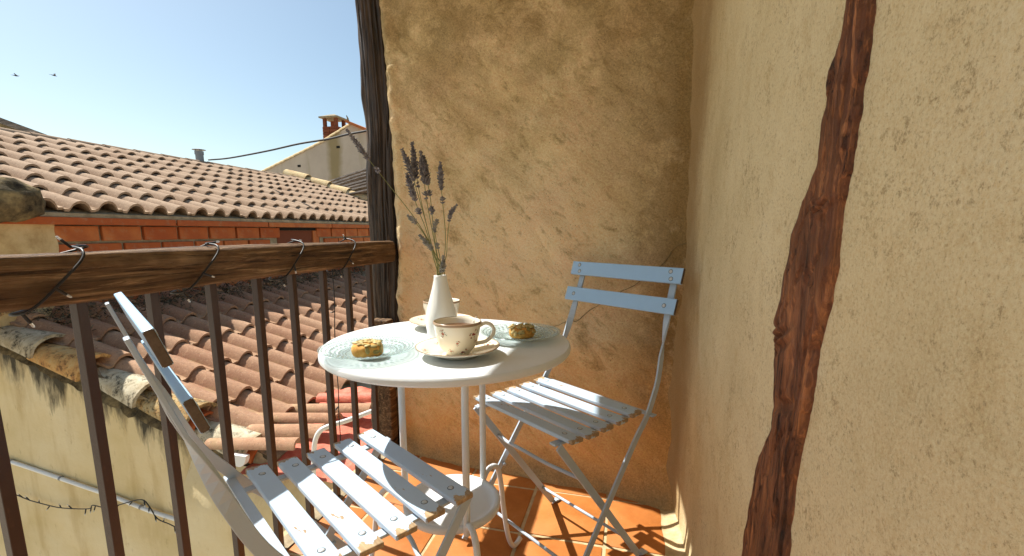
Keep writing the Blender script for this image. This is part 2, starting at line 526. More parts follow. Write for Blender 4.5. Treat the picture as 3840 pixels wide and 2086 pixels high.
# pressed glass: thin and clear, its relief scattering and glinting
def glass(name, tint, scat, gloss, rough, nscale):
    m = NT(name)
    t = m.t
    tr = t.nodes.new('ShaderNodeBsdfTransparent')
    tr.inputs[0].default_value = (*tint, 1)
    gl = t.nodes.new('ShaderNodeBsdfGlossy')
    gl.inputs['Roughness'].default_value = rough
    gl.inputs['Color'].default_value = (0.92, 1.0, 1.0, 1)
    df = t.nodes.new('ShaderNodeBsdfTranslucent')
    df.inputs[0].default_value = (0.80, 0.86, 0.85, 1)
    d2 = t.nodes.new('ShaderNodeBsdfDiffuse')
    d2.inputs[0].default_value = (0.80, 0.86, 0.85, 1)
    fr = t.nodes.new('ShaderNodeFresnel')
    fr.inputs['IOR'].default_value = 1.5
    bp = t.nodes.new('ShaderNodeBump')
    bp.inputs['Strength'].default_value = 1.0
    bp.inputs['Distance'].default_value = 0.006
    nz = m.noise(nscale, 3, 0.6)
    t.links.new(nz, bp.inputs['Height'])
    t.links.new(bp.outputs[0], gl.inputs['Normal'])
    a = t.nodes.new('ShaderNodeMixShader')
    a.inputs[0].default_value = 0.5
    t.links.new(df.outputs[0], a.inputs[1])
    t.links.new(d2.outputs[0], a.inputs[2])
    b = t.nodes.new('ShaderNodeMixShader')
    t.links.new(m.math('MULTIPLY', m.ramp(nz, [(0.42, 0.2), (0.6, 1.0)]), scat), b.inputs[0])
    t.links.new(tr.outputs[0], b.inputs[1])
    t.links.new(a.outputs[0], b.inputs[2])
    c = t.nodes.new('ShaderNodeMixShader')
    t.links.new(m.math('ADD', m.math('MULTIPLY', fr.outputs[0], 0.22), gloss, True), c.inputs[0])
    t.links.new(b.outputs[0], c.inputs[1])
    t.links.new(gl.outputs[0], c.inputs[2])
    t.links.new(c.outputs[0], t.nodes['Material Output'].inputs[0])
    MAT[name] = m.m


glass('pressed_glass', (0.875, 0.925, 0.925), 0.12, 0.10, 0.10, 230)
glass('pressed_relief', (0.58, 0.66, 0.67), 0.38, 0.34, 0.07, 300)

m = NT('alley', 0.95, 0.1)
m.color(m.ramp(m.noise(2.0, 6, 0.7), [(0.3, (0.36, 0.30, 0.22)), (0.7, (0.52, 0.45, 0.34))]))
m.bump(m.noise(20, 5), 0.4, 0.02)
MAT['alley'] = m.m
m = NT('ceiling', 0.9, 0.1)
m.color(m.ramp(m.noise(3.0, 6, 0.7), [(0.3, (0.62, 0.52, 0.36)), (0.7, (0.74, 0.64, 0.46))]))
MAT['ceiling'] = m.m
m = NT('dry_weed', 0.95, 0.1)
m.color(m.mix(m.ramp(m.noise(9, 4, 0.7), [(0.4, 0), (0.65, 1)]), (0.055, 0.045, 0.028), (0.20, 0.165, 0.11)))
MAT['dry_weed'] = m.m


# ------------------------------------------------------------------ mesh helpers
class MB:
    """collects geometry; build() links it as one mesh object"""

    def __init__(s):
        s.v = []
        s.f = []

    def add(s, verts, faces):
        k = len(s.v)
        s.v += [tuple(p) for p in verts]
        s.f += [tuple(i + k for i in f) for f in faces]
        return s

    def box(s, lo, hi):
        (a, b, c), (d, e, f) = lo, hi
        s.add([(a, b, c), (d, b, c), (d, e, c), (a, e, c), (a, b, f), (d, b, f), (d, e, f), (a, e, f)],
              [(0, 3, 2, 1), (4, 5, 6, 7), (0, 1, 5, 4), (1, 2, 6, 5), (2, 3, 7, 6), (3, 0, 4, 7)])
        return s

    def tube(s, pts, r, n=8, caps=True):
        pts = [Vector(p) for p in pts]
        rr = r if isinstance(r, (list, tuple)) else [r] * len(pts)
        ref = None
        rings = []
        for i, p in enumerate(pts):
            d = (pts[min(i + 1, len(pts) - 1)] - pts[max(i - 1, 0)]).normalized()
            if ref is None:
                ref = d.orthogonal().normalized()
            ref = (ref - d * ref.dot(d))
            if ref.length < 1e-6:
                ref = d.orthogonal()
            ref.normalize()
            b = d.cross(ref)
            rings.append([p + ref * (rr[i] * math.cos(2 * math.pi * k / n)) + b * (rr[i] * math.sin(2 * math.pi * k / n)) for k in range(n)])
        V = [q for rg in rings for q in rg]
        F = [(i * n + k, i * n + (k + 1) % n, (i + 1) * n + (k + 1) % n, (i + 1) * n + k) for i in range(len(pts) - 1) for k in range(n)]
        if caps:
            F.append(tuple(reversed(range(n))))
            F.append(tuple((len(pts) - 1) * n + k for k in range(n)))
        s.add(V, F)
        return s

    def bar(s, pts, wid, w, t):
        """flat bar swept through pts; wid: width direction per point"""
        pts = [Vector(p) for p in pts]
        V, F = [], []
        for i, p in enumerate(pts):
            d = (pts[min(i + 1, len(pts) - 1)] - pts[max(i - 1, 0)]).normalized()
            a = Vector(wid[i] if isinstance(wid, list) else wid)
            a = (a - d * a.dot(d)).normalized()
            b = d.cross(a)
            V += [p + a * (w / 2) + b * (t / 2), p - a * (w / 2) + b * (t / 2), p - a * (w / 2) - b * (t / 2), p + a * (w / 2) - b * (t / 2)]
        for i in range(len(pts) - 1):
            for k in range(4):
                F.append((i * 4 + k, i * 4 + (k + 1) % 4, (i + 1) * 4 + (k + 1) % 4, (i + 1) * 4 + k))
        F.append((3, 2, 1, 0))
        e = (len(pts) - 1) * 4
        F.append((e, e + 1, e + 2, e + 3))
        s.add(V, F)
        return s

    def lathe(s, prof, n=48, c=(0, 0, 0)):
        c = Vector(c)
        V, F = [], []
        for (r, z) in prof:
            for k in range(n):
                a = 2 * math.pi * k / n
                V.append((c.x + r * math.cos(a), c.y + r * math.sin(a), c.z + z))
        for i in range(len(prof) - 1):
            for k in range(n):
                F.append((i * n + k, i * n + (k + 1) % n, (i + 1) * n + (k + 1) % n, (i + 1) * n + k))
        s.add(V, F)
        return s

    def build(s, name, mat, parent=None, smooth=False, bevel=0.0, loc=None, seg=2, angle=None):
        me = bpy.data.meshes.new(name)
        me.from_pydata(s.v, [], s.f)
        me.update()
        bm = bmesh.new()
        bm.from_mesh(me)
        bmesh.ops.recalc_face_normals(bm, faces=bm.faces)
        if bevel:
            bmesh.ops.bevel(bm, geom=[e for e in bm.edges if e.calc_face_angle(0) > 0.5], offset=bevel, segments=seg, affect='EDGES', profile=0.5)
        bm.to_mesh(me)
        bm.free()
        if smooth or angle:
            me.polygons.foreach_set('use_smooth', [True] * len(me.polygons))
        if angle:
            me.set_sharp_from_angle(angle=R(angle))
        return link(name, me, mat, parent, loc)


def link(name, me, mat, parent=None, loc=None, rot=None):
    o = bpy.data.objects.new(name, me)
    col.objects.link(o)
    if mat and not me.materials:
        me.materials.append(MAT[mat] if isinstance(mat, str) else mat)
    if parent:
        o.parent = parent
    if loc is not None:
        o.location = loc
    if rot is not None:
        o.rotation_euler = rot
    return o


def tag(o, label, cat, group=None):
    o['label'] = label
    o['category'] = cat
    if group:
        o['group'] = group
    return o


def empty(name, label, cat, loc=(0, 0, 0), rz=0, group=None):
    o = bpy.data.objects.new(name, None)
    col.objects.link(o)
    o.empty_display_size = 0.1
    o.location = loc
    o.rotation_euler = (0, 0, rz)
    return tag(o, label, cat, group)


def structure(o):
    o['kind'] = 'structure'
    return o


def copy_tree(o, parent=None):
    c = o.copy()
    col.objects.link(c)
    c.parent = parent
    for ch in list(o.children):
        copy_tree(ch, c)
    return c


def spline(pts, n=8):
    """Catmull-Rom through pts"""
    P = [Vector(p) for p in pts]
    P = [P[0] * 2 - P[1]] + P + [P[-1] * 2 - P[-2]]
    out = []
    for i in range(1, len(P) - 2):
        for k in range(n):
            t = k / n
            a, b, c, d = P[i - 1], P[i], P[i + 1], P[i + 2]
            out.append(0.5 * ((2 * b) + (c - a) * t + (2 * a - 5 * b + 4 * c - d) * t * t + (3 * b - a - 3 * c + d) * t ** 3))
    out.append(P[-2])
    return out


def grid_mesh(nu, nv, fn):
    V = [fn(i / (nu - 1), j / (nv - 1)) for j in range(nv) for i in range(nu)]
    F = [(j * nu + i, j * nu + i + 1, (j + 1) * nu + i + 1, (j + 1) * nu + i) for j in range(nv - 1) for i in range(nu - 1)]
    return V, F


# ================================================================== SETTING
structure(MB().box((-60, -40, -3.4), (40, 80, -3.2)).build('ground', 'alley'))

# ---- balcony floor: slab, grout bed, single tiles
FX0, FX1 = -1.07, 0.22
floor = structure(MB().box((FX0, -1.0, -0.22), (FX1 + 0.3, 2.1, -0.0035)).build('balcony_floor', 'grout'))
GX = [-1.0, -0.850, -0.578, -0.306, -0.034, 0.160]
GY = [1.800, 1.606, 1.339, 1.072, 0.805, 0.538, 0.271, 0.004, -0.263, -0.53, -0.797]
tmeshes = {}
for ix in range(len(GX) - 1):
    for iy in range(len(GY) - 1):
        x0, x1, y1, y0 = GX[ix], GX[ix + 1], GY[iy], GY[iy + 1]
        w, h = x1 - x0 - 0.0105, y1 - y0 - 0.0105
        key = (round(w, 3), round(h, 3))
        if key not in tmeshes:
            b = MB().box((-w / 2, -h / 2, -0.015), (w / 2, h / 2, 0))
            o = b.build('floor_tile', 'floor_tile', floor, bevel=0.003, angle=40)
            tmeshes[key] = o.data
        else:
            o = link('floor_tile', tmeshes[key], None, floor)
        o.location = ((x0 + x1) / 2 + random.uniform(-.001, .001), (y0 + y1) / 2 + random.uniform(-.001, .001), random.uniform(-0.0012, 0.0006))
        o.rotation_euler = (random.uniform(-.002, .002), random.uniform(-.002, .002), random.uniform(-.004, .004))
# screed strip along the foot of the side wall and along the slab edge
V, F = grid_mesh(14, 160, lambda u, v: (0.150 + 0.07 * u + 0.006 * N(v * 30, 0, 3) * (1 - u), -0.9 + 2.6 * v, 0.0015 + 0.030 * u ** 2.2 + 0.004 * N(u * 3, v * 40, 1)))
MB().add(V, F).build('screed_fillet', 'grout', floor, smooth=True)
V, F = grid_mesh(10, 150, lambda u, v: (-1.07 + 0.078 * u, -0.98 + 3.0 * v, 0.003 - 0.012 * (1 - u) ** 3 + 0.004 * N(u * 4, v * 50, 5)))
MB().add(V, F).build('screed_edge', 'mortar', floor, smooth=True)

# ---- roof over the balcony (above the frame; its eave throws the shade)
structure(MB().box((-1.360, -0.75, 2.25), (0.5, 2.2, 2.37)).build('balcony_ceiling', 'ceiling'))

# ---- end wall (behind the table)
edge_px = [(935, 0), (950, 60), (966, 130), (973, 200), (978, 300), (985, 420), (992, 520), (999, 600), (1000, 660), (992, 760), (1000, 830), (1000, 900), (992, 980), (996, 1060), (1012, 1115)]
edge_tab = sorted([(aty(x * S, y * S, 1.84).z, aty(x * S, y * S, 1.84).x) for x, y in edge_px])


def wall_y(x, z):
    y = 1.675 - 0.122 * x
    if x < -0.74:
        y += 0.022 * ((-0.74 - x) / 0.22) ** 2
    y -= 0.045 * math.exp(-max(z, 0) / 0.045)                       # coved foot
    y -= 0.055 * math.exp(-max(0.215 - x, 0) / 0.055)              # rounded inner corner
    return y


def end_wall(u, v):
    z = -0.06 + 2.34 * v
    xl = lerp_table(edge_tab, z) + 0.006 * N(z * 18, 3, 1) + 0.003 * N(z * 60, 3, 1)
    x = xl + (0.33 - xl) * (u ** 1.15)
    y = wall_y(x, z)
    a, b = x * 0.57 + z * 0.82, x * 0.82 - z * 0.57
    y += 0.022 * N(x * 2.2, z * 2.2, 4) + 0.015 * N(a * 7, b * 4, 9) + 0.0070 * N(a * 22, b * 12, 2) + 0.0018 * N(x * 60, z * 60, 7)
    y += 0.040 * math.exp(-(x - xl) / 0.012) - 0.030 * math.exp(-((x - xl - 0.045) / 0.032) ** 2) * (0.75 + 0.9 * N(z * 7, 1, 1) + 0.4 * N(z * 25, 2, 1))
    return (x, y, z)


NU, NVV = 110, 190
V, F = grid_mesh(NU, NVV, end_wall)
k0 = len(V)
back = [(p[0], p[1] + 0.24, p[2]) for p in V[0::NU]]
backr = [(p[0], p[1] + 0.24, p[2]) for p in V[NU - 1::NU]]
V += back + backr
for j in range(NVV - 1):
    F.append((j * NU, (j + 1) * NU, k0 + j + 1, k0 + j))
    F.append((k0 + j, k0 + j + 1, k0 + NVV + j + 1, k0 + NVV + j))
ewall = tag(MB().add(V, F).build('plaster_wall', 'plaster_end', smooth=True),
    'ochre plaster end wall with brown stains behind the table', 'wall')


def wall_full(x, z):
    y = wall_y(x, z)
    a, b = x * 0.57 + z * 0.82, x * 0.82 - z * 0.57
    return y + 0.022 * N(x * 2.2, z * 2.2, 4) + 0.015 * N(a * 7, b * 4, 9) + 0.0070 * N(a * 22, b * 12, 2) + 0.0018 * N(x * 60, z * 60, 7)


cpx = [(2030, 1236), (2086, 1222), (2137, 1203), (2166, 1203), (2210, 1165), (2255, 1139), (2300, 1112), (2341, 1088), (2380, 1070), (2421, 1037), (2465, 1008), (2499, 975), (2530, 930), (2558, 916), (2612, 905)]
cp3 = []
for x, y in cpx:
    p = aty(x, y, 1.66)
    for _ in range(4):
        p = aty(x, y, wall_full(p.x, p.z))
    cp3.append(p)
fine = spline(cp3, 5)
fine = [Vector((p.x + 0.003 * N(i * 0.9, 1, 1), wall_full(p.x, p.z) - 0.0016, p.z + 0.003 * N(i * 0.9, 5, 1))) for i, p in enumerate(fine)]
MB().bar(fine, (0.5, 0, 0.85), 0.0012, 0.002).build('wall_crack', 'mortar_dark', ewall)

# ---- side wall with embedded timber
def side_x(y, z):
    x = 0.205 - 0.045 * math.exp(-max(1.66 - y, 0) / 0.06)
    return x + 0.010 * N(y * 1.7, z * 1.3, 3) + 0.0035 * N(y * 7, z * 5, 8) + 0.0012 * N(y * 30, z * 22, 5)


def side_wall(u, v):
    y = -0.9 + 2.72 * (u ** 0.9)
    z = -0.06 + 2.34 * v
    return (side_x(y, z), y, z)


V, F = grid_mesh(240, 170, side_wall)
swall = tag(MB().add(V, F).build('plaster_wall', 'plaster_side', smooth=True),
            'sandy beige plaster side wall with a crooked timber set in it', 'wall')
left = [(2168, -60), (2160, 0), (2150, 60), (2128, 140), (2110, 210), (2095, 300), (2078, 420), (2052, 485), (2012, 590), (1993, 670), (1972, 780), (1958, 870), (1955, 990), (1946, 1080), (1915, 1150), (1907, 1205), (1892, 1290), (1878, 1399), (1850, 1560)]
right = [(2209, -60), (2205, 0), (2200, 70), (2188, 160), (2178, 220), (2162, 330), (2140, 450), (2125, 540), (2115, 650), (2096, 760), (2066, 880), (2048, 1000), (2036, 1060), (2010, 1180), (2001, 1260), (1988, 1399), (1968, 1560)]
Lt = [(y, x) for x, y in left]
Rt = [(y, x) for x, y in right]


def beam_pt(u, v):
    py = -60 + 1620 * v
    lx, rx = lerp_table(Lt, py), lerp_table(Rt, py)
    lx += 4 * N(py * 0.018, 2, 1) + 1.2 * N(py * 0.07, 2, 4)
    rx += 4 * N(py * 0.02, 7, 1) + 1.0 * N(py * 0.08, 7, 4)
    X = 0.203
    for _ in range(3):
        p = atx((lx + (rx - lx) * u) * S, py * S, X)
        X = side_x(p.y, p.z)
    e = min(u, 1 - u) / 0.07
    wp = u * 9 + 1.6 * N(u * 2, v * 5, 9)
    d = 0.015 * (1 - max(0, 1 - e) ** 2.0) - 0.004
    d += 0.0045 * N(wp * 0.45, v * 5, 3) + 0.0030 * N(wp, v * 9, 6) + 0.0018 * N(wp * 2.2, v * 26, 8)
    d -= 0.0050 * max(0, 0.12 - abs(N(wp * 0.6 + 5, v * 4, 2))) / 0.12
    k1 = math.exp(-(((u - 0.42) / 0.26) ** 2 + ((py - 1022) / 20) ** 2))       # knot holes
    k2 = math.exp(-(((u - 0.22) / 0.2) ** 2 + ((py - 850) / 32) ** 2))
    k3 = math.exp(-(((u - 0.55) / 0.25) ** 2 + ((py - 520) / 24) ** 2))
    d += 0.006 * (k2 + k3) * math.sin(u * 22 + py * 0.14) - 0.010 * k1
    d -= 0.006 * math.exp(-((u - 0.72 - 0.06 * math.sin(py / 30)) / 0.04) ** 2) * (1 if 520 < py < 720 else 0)
    d -= 0.005 * math.exp(-((u - 0.45 - 0.05 * math.sin(py / 40)) / 0.03) ** 2) * (1 if 1030 < py < 1200 else 0)
    return (X - max(d, -0.003 if min(u, 1 - u) < 0.02 else 0.0012), p.y, p.z)


V, F = grid_mesh(60, 330, beam_pt)
MB().add(V, F).build('timber_beam', 'wood_beam', swall, smooth=True)

# ---- corner post
post_px = [(893, 0), (905, 150), (916, 300), (924, 500), (929, 640), (934, 800), (937, 1070)]
post_tab = sorted([(aty(x * S, y * S, 1.83).z, aty(x * S, y * S, 1.83).x) for x, y in post_px])
V, F = [], []
na, nz = 150, 170
for j in range(nz):
    z = -0.05 + 2.32 * j / (nz - 1)
    xl = lerp_table(post_tab, z)
    hw = 0.072
    for k in range(na):
        a = 2 * math.pi * k / na
        ca, sa = math.cos(a), math.sin(a)
        r = 1 / (abs(ca) ** 4 + abs(sa) ** 4) ** 0.25
        g = N(ca * 5.5, sa * 5.5, z * 1.1 + 4)
        g2 = N(ca * 15, sa * 15, z * 2.0)
        g3 = abs(N(ca * 8 + 2, sa * 8, z * 0.9))
        rr = r * (1 + 0.12 * N(ca * 1.5, sa * 1.5, z * 3.2) + 0.16 * min(g, 0.1) + 0.07 * g2 + 0.03 * N(ca * 9, sa * 9, z * 14) - 0.24 * max(0, 0.10 - g3) / 0.10)
        bul = 0.010 * math.exp(-((z - 1.50) / 0.10) ** 2)
        V.append((xl + hw + rr * (hw + bul) * ca - 0.012 * N(z * 3, 0, 2), 1.872 + rr * 0.062 * sa, z))
F = [(j * na + k, j * na + (k + 1) % na, (j + 1) * na + (k + 1) % na, (j + 1) * na + k) for j in range(nz - 1) for k in range(na)]
F += [tuple(reversed(range(na))), tuple((nz - 1) * na + k for k in range(na))]
tag(MB().add(V, F).build('timber_post', 'wood_post', smooth=True),
    'dark weathered timber post at the open edge of the plaster wall', 'post')
# cut stub beside the post, below the handrail
V, F = [], []
tag(MB().box((-1.07, 1.745, 0.0), (-0.985, 1.80, 0.602)).build('timber_stub', 'wood_rail', bevel=0.006),
    'short brown timber stub standing against the foot of the post', 'timber')

# ---- railing
rail = empty('balcony_railing', 'balcony railing of thick weathered timber handrail over brown iron bars', 'railing', (-1.0, 0.5, 0))
V, F = [], []
na, ny = 80, 420
for j in range(ny):
    y = -0.95 + 2.755 * j / (ny - 1)
    endr = min(1.0, 0.55 + (1.805 - y) / 0.07) if y > 1.74 else 1.0
    for k in range(na):
        a = 2 * math.pi * k / na
        ca, sa = math.cos(a), math.sin(a)
        r = 1 / (abs(ca) ** 7 + abs(sa) ** 7) ** (1 / 7)
        rr = r * (1 + 0.06 * N(ca * 1.6, sa * 1.6, y * 2.2) + 0.045 * N(ca * 7, sa * 7, y * 1.8) + 0.03 * N(ca * 16, sa * 16, y * 5) + 0.012 * N(ca * 20, sa * 20, y * 40)) * endr
        V.append((rr * 0.049 * ca, y - 0.5, 0.897 + rr * 0.044 * sa + 0.006 * N(y * 1.3, 5, 2)))
F = [(j * na + k, j * na + (k + 1) % na, (j + 1) * na + (k + 1) % na, (j + 1) * na + k) for j in range(ny - 1) for k in range(na)]
F += [tuple(reversed(range(na))), tuple((ny - 1) * na + k for k in range(na))]
MB().add(V, F).build('handrail', 'wood_rail', rail, smooth=True)
bmesh_bar = None
for k in range(-9, 8):
    y = 0.639 + 0.147 * k + random.uniform(-.002, .002)
    if bmesh_bar is None:
        o = MB().box((-0.0095, -0.0095, -0.01), (0.0095, 0.0095, 0.87)).build('baluster', 'bar_paint', rail, bevel=0.0012)
        bmesh_bar = o.data
    else:
        o = link('baluster', bmesh_bar, None, rail)
    o.location = (-0.016, y - 0.5, 0)
    o.rotation_euler = (0, random.uniform(-.003, .003), random.uniform(-.05, .05))

# ================================================================== FURNITURE
# ---- folding chair
SL = 0.405


def make_chair(label):
    root = empty('folding_chair', label, 'chair', group='folding chairs at the bistro table')
    # seat slats, each with its own screws
    slat = None
    for k, y in enumerate((-0.126, -0.063, 0.0, 0.063, 0.126)):
        if slat is None:
            V, F = [], []
            n = 12
            for i in range(n + 1):
                x = -SL / 2 + SL * i / n
                V += [(x, -0.0208, -0.0055), (x, 0.0208, -0.0055), (x, 0.0208, 0.0055), (x, -0.0208, 0.0055)]
            for i in range(n):
                for q in range(4):
                    F.append((i * 4 + q, i * 4 + (q + 1) % 4, i * 4 + 4 + (q + 1) % 4, i * 4 + 4 + q))
            F += [(3, 2, 1, 0), (n * 4, n * 4 + 1, n * 4 + 2, n * 4 + 3)]
            s = MB().add(V, F).build('seat_slat', 'slat_paint', root, bevel=0.0022, seg=2)
            slat = s.data
        else:
            s = link('seat_slat', slat, None, root)
        s.location = (random.uniform(-.003, .003), y, 0.473 + 0.35 * y * y)
        s.rotation_euler = (0.5 * y + random.uniform(-.01, .01), random.uniform(-.004, .004), random.uniform(-.008, .008))
        for sx in (-1, 1):
            screw(s, sx * 0.158, 0.004 * (k % 2), 0.0056)
    # back slats
    for (yy, zz, tilt, two) in ((-0.312, 0.852, R(18), True), (-0.284, 0.765, R(19), False)):
        b = MB().box((-0.212, -0.006, -0.0235), (0.212, 0.006, 0.0235)).build('back_slat', 'back_paint', root, bevel=0.002)
        b.data.materials.append(MAT['slat_end_shade'])
        for pl in b.data.polygons:
            if abs(pl.normal.x) > 0.9:
                pl.material_index = 1
        b.location = (0, yy + 0.010, zz)
        b.rotation_euler = (tilt, 0, 0)
        for sx in (-1, 1):
            for dz in ((-0.011, 0.011) if two else (0.0,)):
                o = screw(b, sx * 0.176, 0, 0, True)
                o.location = (sx * 0.176 + dz * 0.25, 0.0061, dz)
    X, Y = Vector((1, 0, 0)), Vector((0, 1, 0))
    for sx in (-1, 1):
        # upright that runs on down as the front leg
        prof = [(0.176, -0.326, 0.862), (0.177, -0.306, 0.80), (0.180, -0.284, 0.735), (0.184, -0.266, 0.68), (0.190, -0.246, 0.62), (0.200, -0.218, 0.555), (0.207, -0.178, 0.495), (0.208, -0.150, 0.455), (0.208, -0.10, 0.40), (0.207, 0.05, 0.20), (0.207, 0.185, 0.016)]
        pts, wd = [], []
        tw = [0, 0, 0, 0.45, 1, 1, 1, 1, 1, 1, 1]
        P = [Vector((sx * a, b, c)) for a, b, c in prof]
        pts = spline(P, 4)
        for i in range(len(pts)):
            f = i / 4
            i0 = min(int(f), 10)
            t = tw[i0] + (tw[min(i0 + 1, 10)] - tw[i0]) * (f - i0)
            a = t * math.pi / 2
            wd.append((math.cos(a) * sx, math.sin(a), 0.25 * math.sin(a)))
        MB().bar(pts, wd, 0.021, 0.006).build('back_leg', 'frame_paint', root, bevel=0.0012)
        # seat leg to the rear foot
        pts = spline([(sx * 0.172, 0.158, 0.462), (sx * 0.174, 0.10, 0.385), (sx * 0.178, -0.02, 0.228), (sx * 0.182, -0.168, 0.034), (sx * 0.183, -0.190, 0.010), (sx * 0.184, -0.222, 0.004)], 4)
        MB().bar(pts, [(0.0, 1, 0.6)] * 17 + [(1, 0.3, 0)] * (len(pts) - 17), 0.021, 0.006).build('seat_leg', 'frame_paint', root, bevel=0.0012)
        MB().bar([(sx * 0.158, -0.182, 0.458), (sx * 0.158, -0.06, 0.460), (sx * 0.158, 0.06, 0.460), (sx * 0.158, 0.166, 0.466)], (1, 0, 0), 0.020, 0.006).build('seat_rail', 'frame_paint', root, bevel=0.001)
        MB().lathe([(0.0001, 0.0055), (0.004, 0.0055), (0.0055, 0.002), (0.0055, -0.006), (0.0001, -0.006)], 12).build('rivet', 'frame_paint', root, smooth=True).matrix_local = Matrix.Translation((sx * 0.2, 0.028, 0.222)) @ Matrix.Rotation(R(90), 4, 'Y')
    MB().bar([(-0.225, -0.172, 0.470), (0.225, -0.172, 0.470)], (0, 1, 0), 0.019, 0.005).build('hinge_bar', 'frame_paint', root, bevel=0.001)
    MB().tube([(-0.200, 0.112, 0.115), (0.200, 0.112, 0.115)], 0.0048, 8).build('front_stretcher', 'frame_paint', root, smooth=True)
    MB().tube([(-0.180, -0.132, 0.085), (0.180, -0.132, 0.085)], 0.0048, 8).build('rear_stretcher', 'frame_paint', root, smooth=True)
    MB().tube(spline([(-0.172, 0.072, 0.346), (-0.10, 0.088, 0.352), (-0.03, 0.070, 0.336), (0.05, 0.086, 0.350), (0.12, 0.074, 0.340), (0.172, 0.072, 0.346)], 6), 0.0052, 8).build('wavy_brace', 'frame_paint', root, smooth=True)
    return root


screw_mesh = {}


def screw(parent, x, y, zz, back=False):
    if 'a' not in screw_mesh:
        me1 = MB().lathe([(0.0068, 0.0), (0.0066, 0.0004), (0.0056, 0.0004), (0.0053, -0.0004)], 16).build('tmp', 'recess', None).data
        bpy.data.objects.remove(bpy.data.objects['tmp'])
        me2 = MB().lathe([(0.0053, -0.0002), (0.0048, 0.0008), (0.003, 0.0014), (0.0001, 0.0016)], 14).build('tmp', 'screw', None, smooth=True).data
        bpy.data.objects.remove(bpy.data.objects['tmp'])
        screw_mesh['a'], screw_mesh['b'] = me1, me2
        # one mesh, two materials
        bm = bmesh.new()
        bm.from_mesh(me1)
        bm.from_mesh(me2)
        n1 = len(me1.polygons)
        for i, f in enumerate(bm.faces):
            f.material_index = 0 if i < n1 else 1
        me = bpy.data.meshes.new('screw')
        bm.to_mesh(me)
        bm.free()
        me.materials.append(MAT['recess'])
        me.materials.append(MAT['screw'])
        screw_mesh['m'] = me
    o = link('screw', screw_mesh['m'], None, parent, (x, y, zz))
    if back:
        o.rotation_euler = (R(-90), 0, 0)
    return o


chairA = make_chair('pale blue slatted folding chair by the railing, seen edge-on, paint worn off')
chairA.location = (-0.517, 0.753, 0)
chairA.rotation_euler = (0, 0, R(-32.3))
chairB = copy_tree(chairA)
chairB['label'] = 'pale blue slatted folding chair in the corner with its back to the plaster wall'
chairB.location = (-0.190, 1.272, 0)
chairB.rotation_euler = (0, 0, R(144.2))

# ---- bistro table
TC = Vector((-0.409, 1.010, 0))
TZ = 0.72
TR = 0.2916
K = 0.9286
tab = empty('bistro_table', 'round pale metal bistro table laid for two with a lower shelf', 'table', TC)
MB().lathe([(0.0001, 0.0), (0.10, 0.0), (0.22, 0.0), (TR - 0.0075, 0.0), (TR - 0.0035, -0.0010), (TR - 0.0008, -0.0040), (TR, -0.007), (TR, -0.014), (TR - 0.003, -0.0178), (TR - 0.010, -0.0182), (TR - 0.012, -0.016), (TR - 0.012, -0.006), (0.0001, -0.005)], 128, (0, 0, TZ)).build('table_top', 'table_paint', tab, angle=28)
SZ = 0.298
MB().lathe([(0.0001, 0.0), (0.09, 0.0), (0.103, 0.001), (0.108, 0.006), (0.114, 0.009), (0.120, 0.008), (0.123, 0.003), (0.122, -0.007), (0.118, -0.011), (0.112, -0.007), (0.103, -0.004), (0.0001, -0.004)], 80, (0, 0, SZ)).build('shelf', 'table_paint', tab, smooth=True)
AW = Vector((-RT.y, RT.x, 0))
for th in (173, 54, -67):
    d = RT * math.cos(R(th)) + AW * math.sin(R(th))
    p = lambda r, z: d * r + Vector((0, 0, z))
    leg = MB().tube(spline([p(0.200, TZ - 0.010), p(0.165, TZ - 0.018), p(0.133, TZ - 0.040), p(0.125, TZ - 0.10), p(0.124, 0.55), p(0.124, 0.42), p(0.1235, SZ - 0.012)], 6), 0.0085, 10).build('leg', 'table_paint', tab, smooth=True)
    MB().tube(spline([p(0.120, SZ - 0.004), p(0.140, SZ + 0.020), p(0.166, SZ + 0.024), p(0.190, SZ + 0.006), p(0.205, SZ - 0.05), p(0.216, 0.17), p(0.240, 0.06), p(0.262, 0.016), p(0.282, 0.008), p(0.306, 0.016)], 6), 0.0075, 10).build('foot', 'table_paint', leg, smooth=True)

# ================================================================== ON THE TABLE
GLASS = []


